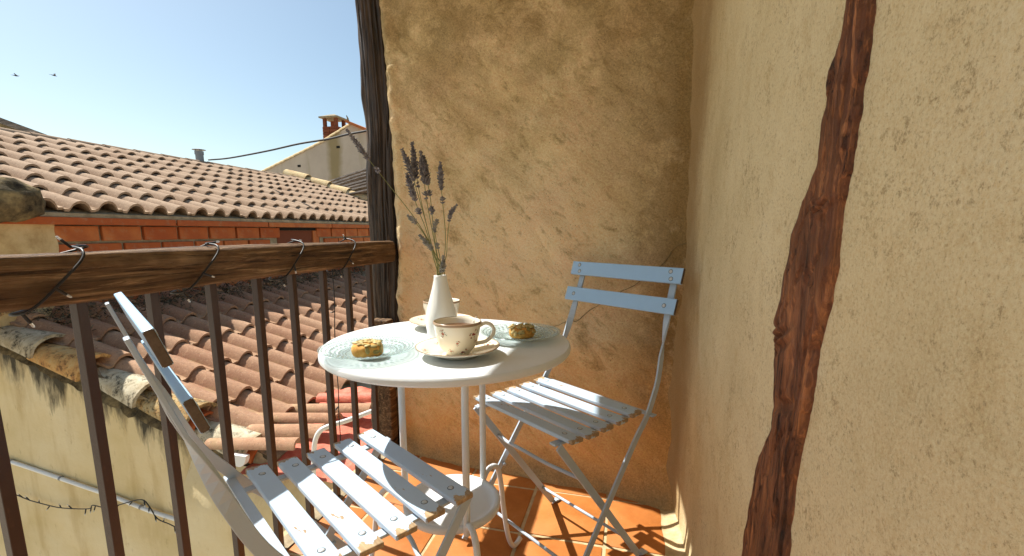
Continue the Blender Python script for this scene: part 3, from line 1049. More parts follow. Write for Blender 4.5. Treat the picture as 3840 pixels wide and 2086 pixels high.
def glass_plate(cx, cy, r0, label):
    n = 144
    prof = [(0.0005, 0.003), (0.2, 0.003), (0.36, 0.003), (0.42, 0.004), (0.46, 0.006)]
    prof += [(0.48 + 0.02 * k, 0.0065 + 0.0145 * (k / 26) ** 1.25) for k in range(27)]
    V, F = [], []
    for (a, zz) in prof:
        for k in range(n):
            t = 2 * math.pi * k / n
            dz = 0
            if 0.44 < a < 0.985:
                ring = math.sin(a * 120)
                dz = 0.0011 * abs(math.sin(t * 36)) * (0.5 + 0.5 * ring) + 0.0007 * math.sin(t * 24 + a * 60)
            V.append((a * r0 * math.cos(t), a * r0 * math.sin(t), zz + dz))
    m_ = len(prof)
    for (a, zz) in reversed(prof):
        for k in range(n):
            t = 2 * math.pi * k / n
            V.append((a * r0 * math.cos(t), a * r0 * math.sin(t), zz - (0.0026 if a > 0.02 else 0.0026)))
    L = 2 * m_
    for i in range(L - 1):
        for k in range(n):
            F.append((i * n + k, i * n + (k + 1) % n, (i + 1) * n + (k + 1) % n, (i + 1) * n + k))
    o = MB().add(V, F).build('glass_plate', 'pressed_glass', None, smooth=True)
    o.location = (cx * K, cy * K, TZ + 0.0006)
    o.scale = (K, K, K)
    tag(o, label, 'plate', 'pressed glass plates')
    # raised beads pressed into the rim, in rings
    bead = MB()
    for (ra, cnt, br) in ((0.46, 50, 0.0018), (0.52, 54, 0.0019), (0.59, 60, 0.0026), (0.67, 30, 0.0040), (0.765, 36, 0.0052), (0.85, 84, 0.0026), (0.93, 92, 0.0024)):
        z0 = 0.0065 + 0.0145 * max(0, (ra - 0.48) / 0.52) ** 1.25
        for k in range(cnt):
            t = 2 * math.pi * k / cnt
            c = (ra * r0 * math.cos(t), ra * r0 * math.sin(t), z0)
            V2 = [(c[0] + br * math.cos(t + q * math.pi / 3), c[1] + br * math.sin(t + q * math.pi / 3), c[2]) for q in range(6)] + [(c[0], c[1], c[2] + br * 0.9)]
            bead.add(V2, [(q, (q + 1) % 6, 6) for q in range(6)])
    bo = bead.build('bead_relief', 'pressed_relief', o)
    bo['kind'] = 'stuff'
    return o


glass_plate(-0.566, 0.912, 0.108, 'clear pressed glass plate at the railing side of the table, cookie on it')
glass_plate(-0.266, 1.158, 0.106, 'clear pressed glass plate by the corner chair, half in shade')

seed_me = None


def cookie(cx, cy, r0, label, seedn, rs):
    global seed_me
    n, rows = 40, []
    hh = 0.027
    prof = [(0.0001, 0.0), (0.80, 0.0), (0.93, 0.003), (0.985, 0.008), (1.0, 0.014), (0.985, 0.020), (0.93, 0.0245), (0.80, 0.027), (0.55, 0.0285), (0.28, 0.029), (0.0001, 0.029)]
    V, F = [], []
    for i, (a, zz) in enumerate(prof):
        for k in range(n):
            t = 2 * math.pi * k / n
            rr = a * r0 * (1 + 0.05 * N(math.cos(t) * 2.2, math.sin(t) * 2.2, rs) + 0.035 * N(math.cos(t) * 7, math.sin(t) * 7, zz * 300))
            V.append((rr * math.cos(t), rr * math.sin(t), zz + (0.0018 * N(rr * math.cos(t) * 120, rr * math.sin(t) * 120, rs) if i > 2 else 0)))
    for i in range(len(prof) - 1):
        for k in range(n):
            F.append((i * n + k, i * n + (k + 1) % n, (i + 1) * n + (k + 1) % n, (i + 1) * n + k))
    o = MB().add(V, F).build('cookie', 'cookie', None, smooth=True)
    o.location = (cx * K, cy * K, TZ + 0.0040)
    o.scale = (K, K, K)
    tag(o, label, 'cookie', 'seed cookies')
    if seed_me is None:
        V, F = [], []
        nn = 10
        for (a, zz) in ((0.45, -0.0008), (0.9, -0.0006), (1.0, 0.0003), (0.8, 0.0012), (0.4, 0.0016)):
            for k in range(nn):
                t = 2 * math.pi * k / nn
                pinch = 1 - 0.35 * max(0, math.cos(t)) ** 3
                V.append((0.0084 * a * math.cos(t), 0.0050 * a * math.sin(t) * pinch, zz * 1.3))
        for i in range(4):
            for k in range(nn):
                F.append((i * nn + k, i * nn + (k + 1) % nn, (i + 1) * nn + (k + 1) % nn, (i + 1) * nn + k))
        F += [tuple(reversed(range(nn))), tuple(4 * nn + k for k in range(nn))]
        s = MB().add(V, F).build('pumpkin_seed', 'seed', o, smooth=True)
        seed_me = s.data
        bpy.data.objects.remove(s)
    rnd = random.Random(rs)
    pts = []
    tries = 0
    while len(pts) < seedn and tries < 2000:
        tries += 1
        a, t = math.sqrt(rnd.random()) * 0.93, rnd.uniform(0, 2 * math.pi)
        q = (a * r0 * math.cos(t), a * r0 * math.sin(t))
        if all((q[0] - p[0]) ** 2 + (q[1] - p[1]) ** 2 > 0.0068 ** 2 for p in pts):
            pts.append(q)
            e = max(0, a - 0.72) / 0.28
            s = link('pumpkin_seed', seed_me, None, o, (q[0], q[1], 0.0298 - 0.0065 * e * e))
            nrm = Vector((math.cos(t) * (0.15 + 0.9 * e * e), math.sin(t) * (0.15 + 0.9 * e * e), 1)).normalized()
            s.rotation_mode = 'QUATERNION'
            s.rotation_quaternion = nrm.to_track_quat('Z', 'X') @ Euler((rnd.uniform(-.25, .25), rnd.uniform(-.25, .25), rnd.uniform(0, 6.28))).to_quaternion()
    for k in range(7):
        t = rnd.uniform(0, 6.28)
        s = link('pumpkin_seed', seed_me, None, o, (r0 * 0.985 * math.cos(t), r0 * 0.985 * math.sin(t), rnd.uniform(0.012, 0.021)))
        nrm = Vector((math.cos(t), math.sin(t), 0.35)).normalized()
        s.rotation_mode = 'QUATERNION'
        s.rotation_quaternion = nrm.to_track_quat('Z', 'X') @ Euler((0, 0, rnd.uniform(0, 6.28))).to_quaternion()
    return o


cookie(-0.559, 0.897, 0.0345, 'thick golden cookie with pale pumpkin seeds on the railing side plate', 26, 3)
cookie(-0.262, 1.160, 0.0345, 'thick golden cookie with dark pumpkin seeds on the shaded plate', 24, 5)

# ---- cups and saucers
CUP = [(0.024, 0.0), (0.026, 0.001), (0.027, 0.004), (0.031, 0.008), (0.0385, 0.016), (0.044, 0.027), (0.0478, 0.040), (0.0505, 0.054), (0.0530, 0.068)]
SAU = [(0.036, 0.0), (0.038, 0.002), (0.047, 0.005), (0.063, 0.0105), (0.078, 0.0155), (0.0905, 0.0205)]


def prof_at(prof, s):
    L = [0]
    for (a, b), (c, d) in zip(prof, prof[1:]):
        L.append(L[-1] + math.hypot(c - a, d - b))
    t = s * L[-1]
    for i in range(len(prof) - 1):
        if t <= L[i + 1]:
            f = (t - L[i]) / (L[i + 1] - L[i])
            (a, b), (c, d) = prof[i], prof[i + 1]
            l = math.hypot(c - a, d - b)
            return a + (c - a) * f, b + (d - b) * f, (d - b) / l, -(c - a) / l
    return prof[-1][0], prof[-1][1], 1, 0


def flowers(prof, spots, top, name, parent):
    """printed sprigs laid 0.3 mm over a turned surface; spots: (angle, s, size, kind)"""
    mesh = {'print_red': MB(), 'print_pink': MB(), 'print_green': MB()}
    sgn = 1 if not top else -1

    def put(mb, ang, s, dx, dy, rx, ry, rot, n=9):
        r, z, nr, nz = prof_at(prof, s)
        tx = Vector((-math.sin(ang), math.cos(ang), 0))
        nrm = Vector((math.cos(ang) * nr, math.sin(ang) * nr, nz)) * sgn
        ty = nrm.cross(tx) if not top else Vector((math.cos(ang), math.sin(ang), 0.3)).normalized()
        V = []
        for k in range(n):
            t = 2 * math.pi * k / n
            a, b = rx * math.cos(t), ry * math.sin(t) * (1 + 0.18 * math.cos(3 * t))
            a, b = dx + a * math.cos(rot) - b * math.sin(rot), dy + a * math.sin(rot) + b * math.cos(rot)
            an = ang + a / r
            # walk along the profile for b
            Ltot = sum(math.hypot(q[0] - p_[0], q[1] - p_[1]) for p_, q in zip(prof, prof[1:]))
            s2 = min(max(s + b / Ltot, 0.0), 1.0)
            r2, z2, n2, m2 = prof_at(prof, s2)
            o = 0.00035 * sgn
            V.append(((r2 + o * n2) * math.cos(an), (r2 + o * n2) * math.sin(an), z2 + o * m2))
        mb.add(V, [tuple(range(n))])
    rnd = random.Random(11)
    for (ang, s, size, kind) in spots:
        rose = mesh['print_red' if kind else 'print_pink']
        for k in range(6):
            t = rnd.uniform(0, 6.28)
            put(rose, ang, s, size * 0.45 * math.cos(t), size * 0.4 * math.sin(t), size * 0.42, size * 0.36, t)
        for k in range(3):
            t = rnd.uniform(0, 6.28)
            put(mesh['print_pink'], ang, s, size * 1.7 * math.cos(t), size * 1.6 * math.sin(t), size * 0.33, size * 0.3, t)
        for k in range(8):
            t = rnd.uniform(0, 6.28)
            rr = size * rnd.uniform(1.0, 2.1)
            put(mesh['print_green'], ang, s, rr * math.cos(t), rr * math.sin(t), size * 0.40, size * 0.15, t + rnd.uniform(-.5, .5), 7)
    bm = bmesh.new()
    me = bpy.data.meshes.new(name)
    idx = 0
    for kname, mb in mesh.items():
        m2 = bpy.data.meshes.new('t')
        m2.from_pydata(mb.v, [], mb.f)
        b0 = len(bm.faces)
        bm.from_mesh(m2)
        bm.faces.ensure_lookup_table()
        for f in list(bm.faces)[b0:]:
            f.material_index = idx
        idx += 1
        me.materials.append(MAT[kname])
    bm.to_mesh(me)
    bm.free()
    o = link(name, me, None, parent)
    return o


def cup_set(cx, cy, rz, lab_c, lab_s, bag):
    s = empty('saucer', lab_s, 'saucer', (cx * K, cy * K, TZ + 0.0004), rz, 'flowered saucers')
    s.scale = (K, K, K)
    prof = [(0.0001, 0.003), (0.033, 0.003)] + [(r, z + 0.003) for r, z in SAU] + [(0.0945, 0.0245), (0.0952, 0.0240), (0.0948, 0.0230), (0.0905, 0.0200), (0.078, 0.0150), (0.063, 0.0098), (0.047, 0.0040), (0.044, 0.0000), (0.038, 0.0), (0.037, 0.0012), (0.0001, 0.0012)]
    MB().lathe(prof, 96).build('dish', 'ceramic', s, smooth=True)
    MB().lathe([(0.0925, 0.0232), (0.0938, 0.0247), (0.0949, 0.0250), (0.0955, 0.0242), (0.0950, 0.0230)], 96).build('rim_band', 'ceramic_rim', s, smooth=True)
    top = [(r, z + 0.0032) for r, z in SAU]
    flowers(top, [(a, 0.70, 0.0052, i % 2) for i, a in enumerate((R(190), R(205), R(255), R(20), R(75), R(130)))], True, 'flower_print', s)
    c = empty('cup', lab_c, 'cup', (cx * K, cy * K, TZ + 0.0038), rz, 'flowered cups')
    c.scale = (K, K, K)
    outer = CUP + [(0.0538, 0.0735), (0.0540, 0.0755), (0.0530, 0.0765), (0.0518, 0.0755)]
    inner = [(r - 0.0032, z + 0.0005) for r, z in reversed(CUP[3:])] + [(0.020, 0.0075), (0.0001, 0.007)]
    MB().lathe([(0.0001, 0.002), (0.022, 0.002), (0.024, 0.0)] + outer + inner, 96).build('bowl', 'ceramic', c, smooth=True)
    MB().lathe([(0.0537, 0.0708), (0.0543, 0.0722), (0.0546, 0.0745), (0.0538, 0.0770), (0.0528, 0.0771)], 96).build('rim_band', 'ceramic_rim', c, smooth=True)
    MB().lathe([(0.0001, 0.0), (0.0488, 0.0)], 64, (0, 0, 0.062)).build('coffee', 'coffee', c)
    hp = spline([(0.049, 0, 0.064), (0.062, 0, 0.070), (0.076, 0, 0.066), (0.0825, 0, 0.054), (0.078, 0, 0.040), (0.064, 0, 0.028), (0.046, 0, 0.024), (0.040, 0, 0.022)], 6)
    b = MB()
    V, F = [], []
    n = 10
    for i, p in enumerate(hp):
        d = (hp[min(i + 1, len(hp) - 1)] - hp[max(i - 1, 0)]).normalized()
        bn = Vector((0, 1, 0))
        nr = d.cross(bn)
        for k in range(n):
            t = 2 * math.pi * k / n
            V.append(p + bn * (0.0068 * math.cos(t)) + nr * (0.0042 * math.sin(t)))
    for i in range(len(hp) - 1):
        for k in range(n):
            F.append((i * n + k, i * n + (k + 1) % n, (i + 1) * n + (k + 1) % n, (i + 1) * n + k))
    MB().add(V, F).build('handle', 'ceramic', c, smooth=True)
    # sprigs: angles are local to the cup, handle at 0
    sp = [(R(-44), 0.80, 0.0066, 1), (R(-128), 0.84, 0.0050, 0), (R(-90), 0.56, 0.0036, 0), (R(-70), 0.22, 0.0056, 1), (R(-112), 0.28, 0.0032, 0), (R(-34), 0.58, 0.0034, 1), (R(60), 0.78, 0.0045, 1), (R(120), 0.75, 0.004, 1), (R(170), 0.80, 0.004, 0)]
    flowers(CUP, sp, False, 'flower_print', c)
    if bag:
        MB().tube(spline([(0.034, 0.030, 0.064), (0.040, 0.034, 0.073), (0.0432, 0.0345, 0.0783), (0.0455, 0.0355, 0.074), (0.046, 0.036, 0.066)], 5), 0.0011, 6).build('tea_string', 'teabag', c, smooth=True)
    return c


cup_set(-0.366, 0.958, R(20), 'cream flowered cup of coffee standing in front of the vase', 'cream flowered saucer under the cup in front of the vase', True)
cup_set(-0.523, 1.243, R(150), 'cream flowered cup half hidden behind the white vase', 'cream flowered saucer half hidden behind the white vase', False)

# ---- vase
VC = Vector((-0.472 * K, 1.117 * K, TZ + 0.0004))
vp = [(0.0001, 0.0), (0.030, 0.0), (0.034, 0.002), (0.0375, 0.014), (0.0405, 0.032), (0.0415, 0.046), (0.0402, 0.062), (0.0365, 0.080), (0.0310, 0.100), (0.0255, 0.120), (0.0208, 0.138), (0.0178, 0.152), (0.0168, 0.161), (0.0166, 0.166), (0.0155, 0.1668), (0.0146, 0.164), (0.0148, 0.150), (0.018, 0.135), (0.024, 0.11)]
V, F = [], []
n = 64
for (r_, z_) in vp:
    for k in range(n):
        t = 2 * math.pi * k / n
        rr = r_ * (1 + 0.018 * N(math.cos(t) * 2, math.sin(t) * 2, z_ * 18) + 0.008 * N(math.cos(t) * 5, math.sin(t) * 5, z_ * 60)) if r_ > 0.01 else r_
        V.append((rr * math.cos(t), rr * math.sin(t), z_))
F = [(i * n + k, i * n + (k + 1) % n, (i + 1) * n + (k + 1) % n, (i + 1) * n + k) for i in range(len(vp) - 1) for k in range(n)]
V = [(a * K, b * K, c * K) for a, b, c in V]
tag(MB().add(V, F).build('vase', 'vase_glaze', None, smooth=True, loc=VC), 'white hand-shaped bottle vase holding dried lavender', 'vase')


def lv(x, y, Y):
    return aty(1250 + x * 0.429, 450 + y * 0.429, Y * K)


def sprig(label, path, heads, Y, pale=False, seed=1):
    """path: pixel points from the vase mouth outward; heads: list of (from, to, width) in 0..1 of the path's length"""
    rnd = random.Random(seed)
    P = [lv(x, y, Y + 0.006 * i) for i, (x, y) in enumerate(path)]
    mouth = VC + Vector((rnd.uniform(-.009, .009), rnd.uniform(-.009, .009), 0.150))
    base = VC + Vector((rnd.uniform(-.012, .012), rnd.uniform(-.012, .012), 0.03))
    pts = spline([base, mouth] + P, 8)
    root = empty('lavender_sprig', label, 'lavender', base, 0, 'dried lavender sprigs in the vase')
    loc = [p - base for p in pts]
    MB().tube(loc, [0.0012 - 0.0005 * i / len(loc) for i in range(len(loc))], 6).build('stem', 'stem', root, smooth=True)
    L = [0]
    for a, b in zip(loc, loc[1:]):
        L.append(L[-1] + (b - a).length)

    def at(d):
        d = max(0, min(L[-1] - 1e-6, d))
        for i in range(len(L) - 1):
            if d <= L[i + 1]:
                f = (d - L[i]) / max(1e-9, L[i + 1] - L[i])
                return loc[i].lerp(loc[i + 1], f), (loc[i + 1] - loc[i]).normalized()
        return loc[-1], (loc[-1] - loc[-2]).normalized()
    for (a, b, w) in heads:
        mb = MB()
        lo, hi = L[-1] - a, L[-1] - b
        nwh = max(2, int(abs(hi - lo) / 0.0040))
        for q in range(nwh):
            f = q / max(1, nwh - 1)
            d = lo + (hi - lo) * f
            c, dr = at(d)
            wid = w * (0.75 + 0.5 * math.sin(math.pi * min(1, f * 1.1))) * (1 - 0.35 * f) * rnd.uniform(0.8, 1.15)
            o1 = dr.orthogonal().normalized()
            o2 = dr.cross(o1)
            nb = rnd.randint(7, 10)
            for k in range(nb):
                t = 2 * math.pi * (k + rnd.random() * 0.6) / nb
                out = (o1 * math.cos(t) + o2 * math.sin(t))
                ax = (out * rnd.uniform(0.55, 1.0) + dr * rnd.uniform(0.5, 1.0)).normalized()
                ln = wid * rnd.uniform(0.9, 1.5)
                p0 = c + dr * rnd.uniform(-.0012, .0012)
                rr = rnd.uniform(0.0013, 0.0019)
                s1 = ax.orthogonal().normalized()
                s2 = ax.cross(s1)
                Vv = [p0]
                for (ff, sc) in ((0.45, 1.0), (0.85, 0.85)):
                    for j in range(4):
                        tt = math.pi / 2 * j
                        Vv.append(p0 + ax * (ln * ff) + (s1 * math.cos(tt) + s2 * math.sin(tt)) * rr * sc)
                Vv.append(p0 + ax * ln)
                Ff = [(0, 1 + (j + 1) % 4, 1 + j) for j in range(4)] + [(1 + j, 1 + (j + 1) % 4, 5 + (j + 1) % 4, 5 + j) for j in range(4)] + [(5 + j, 5 + (j + 1) % 4, 9) for j in range(4)]
                mb.add(Vv, Ff)
        mb.build('flower_head', 'lavender_pale' if pale else 'lavender', root)
    return root


sprig('long lavender sprig leaning far out in front of the timber post', [(880, 1150), (800, 1000), (690, 830), (510, 600), (320, 360), (230, 240), (120, 90)], [(0.098, 0.002, 0.0085), (0.140, 0.126, 0.0085)], 1.10, False, 2)
sprig('tallest upright lavender sprig, its head in the middle of the bunch', [(890, 1200), (830, 980), (770, 720), (725, 480), (690, 200)], [(0.086, 0.002, 0.0095), (0.108, 0.098, 0.009)], 1.125, False, 3)
sprig('thick headed lavender sprig at the right side of the dense bunch', [(905, 1200), (870, 1000), (815, 700), (790, 500), (765, 285)], [(0.076, 0.002, 0.0105), (0.112, 0.098, 0.009)], 1.12, False, 4)
sprig('lavender sprig behind the thick heads, slightly lower and more to the right', [(915, 1220), (880, 1000), (850, 700), (815, 500), (790, 320)], [(0.070, 0.002, 0.0105), (0.098, 0.086, 0.009), (0.142, 0.126, 0.0085)], 1.135, False, 5)
sprig('leftmost head of the dense upright lavender bunch', [(885, 1200), (810, 900), (730, 620), (670, 430), (600, 262)], [(0.082, 0.002, 0.0098)], 1.105, False, 6)
sprig('lower lavender head just below the leftmost of the bunch', [(880, 1220), (810, 960), (740, 780), (700, 660), (640, 470)], [(0.070, 0.002, 0.0095), (0.105, 0.092, 0.0095)], 1.10, False, 7)
sprig('slim lavender sprig standing apart to the right of the bunch', [(970, 1200), (980, 1000), (955, 720), (940, 550), (935, 372)], [(0.066, 0.002, 0.0085), (0.098, 0.084, 0.0085)], 1.12, False, 8)
sprig('short lavender sprig at the far right with a nodding head', [(985, 1200), (995, 1060), (1008, 930), (1025, 820), (1078, 745)], [(0.044, 0.002, 0.0075)], 1.11, False, 9)
sprig('short pale lavender sprig low at the left of the bunch', [(900, 1230), (860, 1130), (800, 1060), (755, 1010)], [(0.052, 0.002, 0.0085)], 1.09, True, 10)
sprig('tiny pale lavender head sticking out left above the low pale one', [(890, 1190), (800, 1010), (715, 895), (652, 838)], [(0.032, 0.002, 0.0068)], 1.095, True, 11)
sprig('pale lavender head half way up on the right of the stems', [(935, 1230), (905, 1080), (885, 950), (910, 872)], [(0.032, 0.002, 0.0082), (0.072, 0.060, 0.0075)], 1.10, True, 12)
sprig('broken pale lavender head resting on the mouth of the vase', [(955, 1310), (958, 1270), (962, 1190)], [(0.050, 0.002, 0.0085)], 1.095, True, 13)

# ================================================================== STRING LIGHTS, CABLES ON THE BALCONY
led_me = {}


def led(parent, p, d, ln=0.026, s=1.0):
    """a black socket with a clear tip"""
    d = Vector(d).normalized()
    if 'a' not in led_me:
        a = MB().lathe([(0.0001, 0), (0.0026, 0), (0.0026, 0.020), (0.0001, 0.0205)], 8).build('tmp', 'wire_black', None)
        b = MB().lathe([(0.0022, 0.0), (0.0022, 0.006), (0.0014, 0.0078), (0.0001, 0.0082)], 8).build('tmp', 'led_clear', None)
        led_me['a'], led_me['b'] = a.data, b.data
        bpy.data.objects.remove(a)
        bpy.data.objects.remove(b)
    q = d.to_track_quat('Z', 'Y')
    o = link('socket', led_me['a'], None, parent, p)
    o.rotation_mode = 'QUATERNION'
    o.rotation_quaternion = q
    o.scale = (s, s, s)
    t = link('bulb', led_me['b'], None, o, (0, 0, 0.0202))
    return o


st = empty('light_string', 'black string of fairy lights wound round the timber handrail', 'string lights', (-1.0, 0.6, 0.94))
O = Vector((-1.0, 0.6, 0.94))
pts = []
ys = [-0.30, 0.02, 0.31, 0.622, 0.905, 1.205, 1.478]
jr = random.Random(21)
for i, y in enumerate(ys):
    y += 0.0
    jz = jr.uniform(-.006, .010)
    pts += [(-1.035, y + 0.05 + jz, 0.947), (-1.0, y + 0.012, 0.951 + jz * 0.5), (-0.955, y, 0.947), (-0.941, y - 0.012, 0.930), (-0.939, y - 0.05, 0.893), (-0.941, y - 0.082, 0.862), (-0.951, y - 0.10, 0.848), (-1.0, y - 0.09, 0.842), (-1.046, y - 0.03, 0.846), (-1.053, y + 0.05, 0.893)]
    if i < len(ys) - 1:
        pts += [(-1.05, y + 0.16, 0.90)]
MB().tube([p - O for p in spline(pts, 5)], 0.0024, 6).build('wire', 'wire_black', st, smooth=True)
for i, y in enumerate(ys):
    led(st, Vector((-0.985, y + 0.003, 0.951)) - O, [(-0.1, -0.75, 0.8), (0.3, 0.9, 0.15), (0.2, 0.9, 0.05), (0.1, -0.8, 0.55)][(i + 1) % 4])
    led(st, Vector((-0.939, y - 0.060, 0.886)) - O, [(0.15, 0.55, -0.55), (0.2, 0.75, -0.35), (0.1, 0.1, -1)][i % 3])
    led(st, Vector((-0.955, y - 0.100, 0.848)) - O, (0.15, 0.45, -1))

hs = empty('light_string', 'fairy light string hanging straight down between the last two bars', 'string lights', (-1.03, 1.47, 0.85))
O = Vector((-1.03, 1.47, 0.85))
hp = [Vector((-1.03 + 0.004 * N(z * 9, 1, 1), 1.452 + 0.012 * N(z * 6, 2, 2) - 0.03 * (0.85 - z), z)) for z in [0.85 - 0.04 * k for k in range(24)]]
MB().tube([p - O for p in spline(hp, 3)], 0.0017, 6).build('wire', 'wire_black', hs, smooth=True)
for i, k in enumerate((4, 8, 13, 17, 21)):
    led(hs, hp[k] - O, [(0.1, -1, 0.05), (0.2, 1, 0.15), (0, -1, -0.3)][i % 3])

# ================================================================== NEIGHBOUR'S LOW TILED HOUSE
AL = R(17.9)


def roof_tile_mesh(name, w, ln):
    prof = [(-0.5 * w, 0.0), (-0.365 * w, -0.002), (-0.325 * w, 0.012), (-0.25 * w, 0.040), (-0.13 * w, 0.060), (0, 0.066), (0.13 * w, 0.060), (0.25 * w, 0.040), (0.325 * w, 0.012), (0.365 * w, -0.002), (0.53 * w, 0.002)]
    n = len(prof)
    V = []
    for (x, dz) in ((0.0, 0.038), (-ln, 0.0)):
        for (y, zz) in prof:
            V.append((x, y, zz + dz))
        for (y, zz) in prof:
            V.append((x, y * 0.97, zz + dz - 0.020))
    F = []
    for i in range(n - 1):
        F.append((i, i + 1, 2 * n + i + 1, 2 * n + i))
        F.append((n + i + 1, n + i, 3 * n + i, 3 * n + i + 1))
        F.append((i + 1, i, n + i, n + i + 1))
    F.append((0, 2 * n, 3 * n, n))
    F.append((n - 1, 2 * n - 1, 4 * n - 1, 3 * n - 1))
    me = bpy.data.meshes.new(name)
    me.from_pydata(V, [], F)
    bm = bmesh.new()
    bm.from_mesh(me)
    bmesh.ops.recalc_face_normals(bm, faces=bm.faces)
    bm.to_mesh(me)
    bm.free()
    me.polygons.foreach_set('use_smooth', [True] * len(me.polygons))
    me.set_sharp_from_angle(angle=R(50))
    return me


def lay_roof(parent, P0, w, ln, al, cols, rows, mat, skip=None):
    """P0: crest of the lip of the tile (0,0)"""
    O = parent.location
    me = roof_tile_mesh('roof_tile', w, ln + 0.055)
    me.materials.append(MAT[mat])
    xd = Vector((math.cos(al), 0, -math.sin(al)))
    nd = Vector((math.sin(al), 0, math.cos(al)))
    for i in cols:
        jit = random.uniform(-.004, .004)
        for j in rows:
            if skip and skip(i, j):
                continue
            p = Vector(P0) + Vector((0, w * i, 0)) - xd * (ln * j) - nd * 0.100
            p += xd * random.uniform(-.016, .016) + nd * random.uniform(-.004, .004) + Vector((0, jit + random.uniform(-.003, .003), 0))
            o = link('roof_tile', me, None, parent, p - O, (random.uniform(-.012, .012), al + random.uniform(-.006, .006), random.uniform(-.010, .010)))


def barrel_mesh(name, r0, r1, ln, th=0.016, n=10, rough=0.0, seed=0, arc=180):
    V, F = [], []
    m_ = 5
    for j in range(m_):
        x = -ln * j / (m_ - 1)
        r = r0 + (r1 - r0) * j / (m_ - 1)
        for s_ in (0, th):
            for k in range(n + 1):
                a = R(90 - arc / 2) + R(arc) * k / n
                q = (r - s_) * (1 + rough * N(math.cos(a) * 3, j * 0.9, seed))
                V.append((x, q * math.cos(a), q * math.sin(a)))
    w = 2 * (n + 1)
    for j in range(m_ - 1):
        for k in range(n):
            F.append((j * w + k, j * w + k + 1, (j + 1) * w + k + 1, (j + 1) * w + k))
            F.append((j * w + n + 1 + k + 1, j * w + n + 1 + k, (j + 1) * w + n + 1 + k, (j + 1) * w + n + 2 + k))
        F.append((j * w, (j + 1) * w, (j + 1) * w + n + 1, j * w + n + 1))
        F.append((j * w + n, j * w + 2 * n + 1, (j + 1) * w + 2 * n + 1, (j + 1) * w + n))
    for k in range(n):
        F.append((k + 1, k, n + 1 + k, n + 2 + k))
        e = (m_ - 1) * w
        F.append((e + k, e + k + 1, e + n + 2 + k, e + n + 1 + k))
    me = bpy.data.meshes.new(name)
    me.from_pydata(V, [], F)
    bm = bmesh.new()
    bm.from_mesh(me)
    bmesh.ops.recalc_face_normals(bm, faces=bm.faces)
    bm.to_mesh(me)
    bm.free()
    me.polygons.foreach_set('use_smooth', [True] * len(me.polygons))
    me.set_sharp_from_angle(angle=R(50))
    return me


LP0 = Vector((-2.152, 2.917, -0.193))
TA = math.tan(AL)
low = empty('tiled_house', 'low neighbouring house with red tiled roof and mildewed cream gable wall', 'house', (-2.0, 2.10, -3.2))
LO = Vector(low.location)
zr = lambda x: LP0.z - (x - LP0.x) * TA          # crest plane height
XE, XW, YG, YB = -1.98, -4.16, 2.12, 7.2
# gable wall face (object origin on the verge line so that the mildew follows it)
go = Vector((-2.152, YG, LP0.z - 0.11))
nu, nv = 70, 60
V, F = grid_mesh(nu, nv, lambda u, v: ((XW - 1.6 + (XE + 0.06 - XW + 1.6) * u) - go.x, 0.014 * N(u * 9, v * 9, 2) + 0.004 * N(u * 30, v * 30, 5), (-3.2 + (zr(XW - 1.6 + (XE + 0.06 - XW + 1.6) * u) - 0.10 + 3.2) * v) - go.z))
MB().add(V, F).build('gable_wall', 'plaster_gable', low, smooth=True, loc=go - LO)
b = MB()
V = [(XE - 0.02, YG + 0.02, -3.2), (XE - 0.02, YB, -3.2), (XE - 0.02, YB, zr(XE) - 0.14), (XE - 0.02, YG + 0.02, zr(XE) - 0.14)]
b.add(V, [(0, 1, 2, 3)])
b.build('eave_wall', 'mortar', low, loc=-LO)
V = [(XE, YG, zr(XE) - 0.105), (XE, YB, zr(XE) - 0.105), (XW, YB, zr(XW) - 0.105), (XW, YG, zr(XW) - 0.105)]
V += [(x, y, z - 0.09) for x, y, z in V]
MB().add(V, [(0, 1, 2, 3), (7, 6, 5, 4), (0, 4, 5, 1), (1, 5, 6, 2), (2, 6, 7, 3), (3, 7, 4, 0)]).build('roof_deck', 'mortar', low, loc=-LO)
lay_roof(low, LP0, 0.21, 0.387, AL, range(-3, 16), range(0, 6), 'roof_tile_low')
# old lichened barrel tiles along the verge
for k in range(6):
    me = barrel_mesh('verge_tile', 0.132, 0.078, 0.47, 0.022, 14, 0.07, k, 195)
    me.materials.append(MAT[('verge_pale', 'roof_tile_old', 'verge_pale', 'verge_orange', 'verge_pale', 'roof_tile_old')[k]])
    x = -2.12 - 0.40 * k + random.uniform(-.02, .02)
    p = Vector((x, YG + 0.055 + random.uniform(-.02, .02), zr(x) - 0.142 + 0.016 * (k % 2)))
    link('verge_tile', me, None, low, p - LO, (random.uniform(-.08, .08), AL + random.uniform(-.04, .04) - 0.12, random.uniform(-.09, .09)))
for k in range(2):
    me = barrel_mesh('verge_tile', 0.098, 0.075, 0.3, 0.018, 12, 0.05, k + 9, 190)
    me.materials.append(MAT['brick'])
    link('verge_tile', me, None, low, Vector((-2.11 - 0.42 * k, YG + 0.06, zr(-2.11 - 0.42 * k) - 0.160)) - LO, (0.05, AL - 0.03, 0))
# mortar fillet under the verge tiles
V, F = grid_mesh(70, 8, lambda u, v: (XE - 0.1 + (XW - XE + 0.1) * u, YG - 0.035 + 0.16 * v + 0.02 * N(u * 25, v * 2, 3), zr(XE - 0.1 + (XW - XE + 0.1) * u) - 0.19 + 0.05 * math.sin(math.pi * v) + 0.03 * N(u * 30, v * 3, 8) - 0.06 * (1 - v) ** 2))
MB().add(V, F).build('verge_mortar', 'mortar_dark', low, smooth=True, loc=-LO)
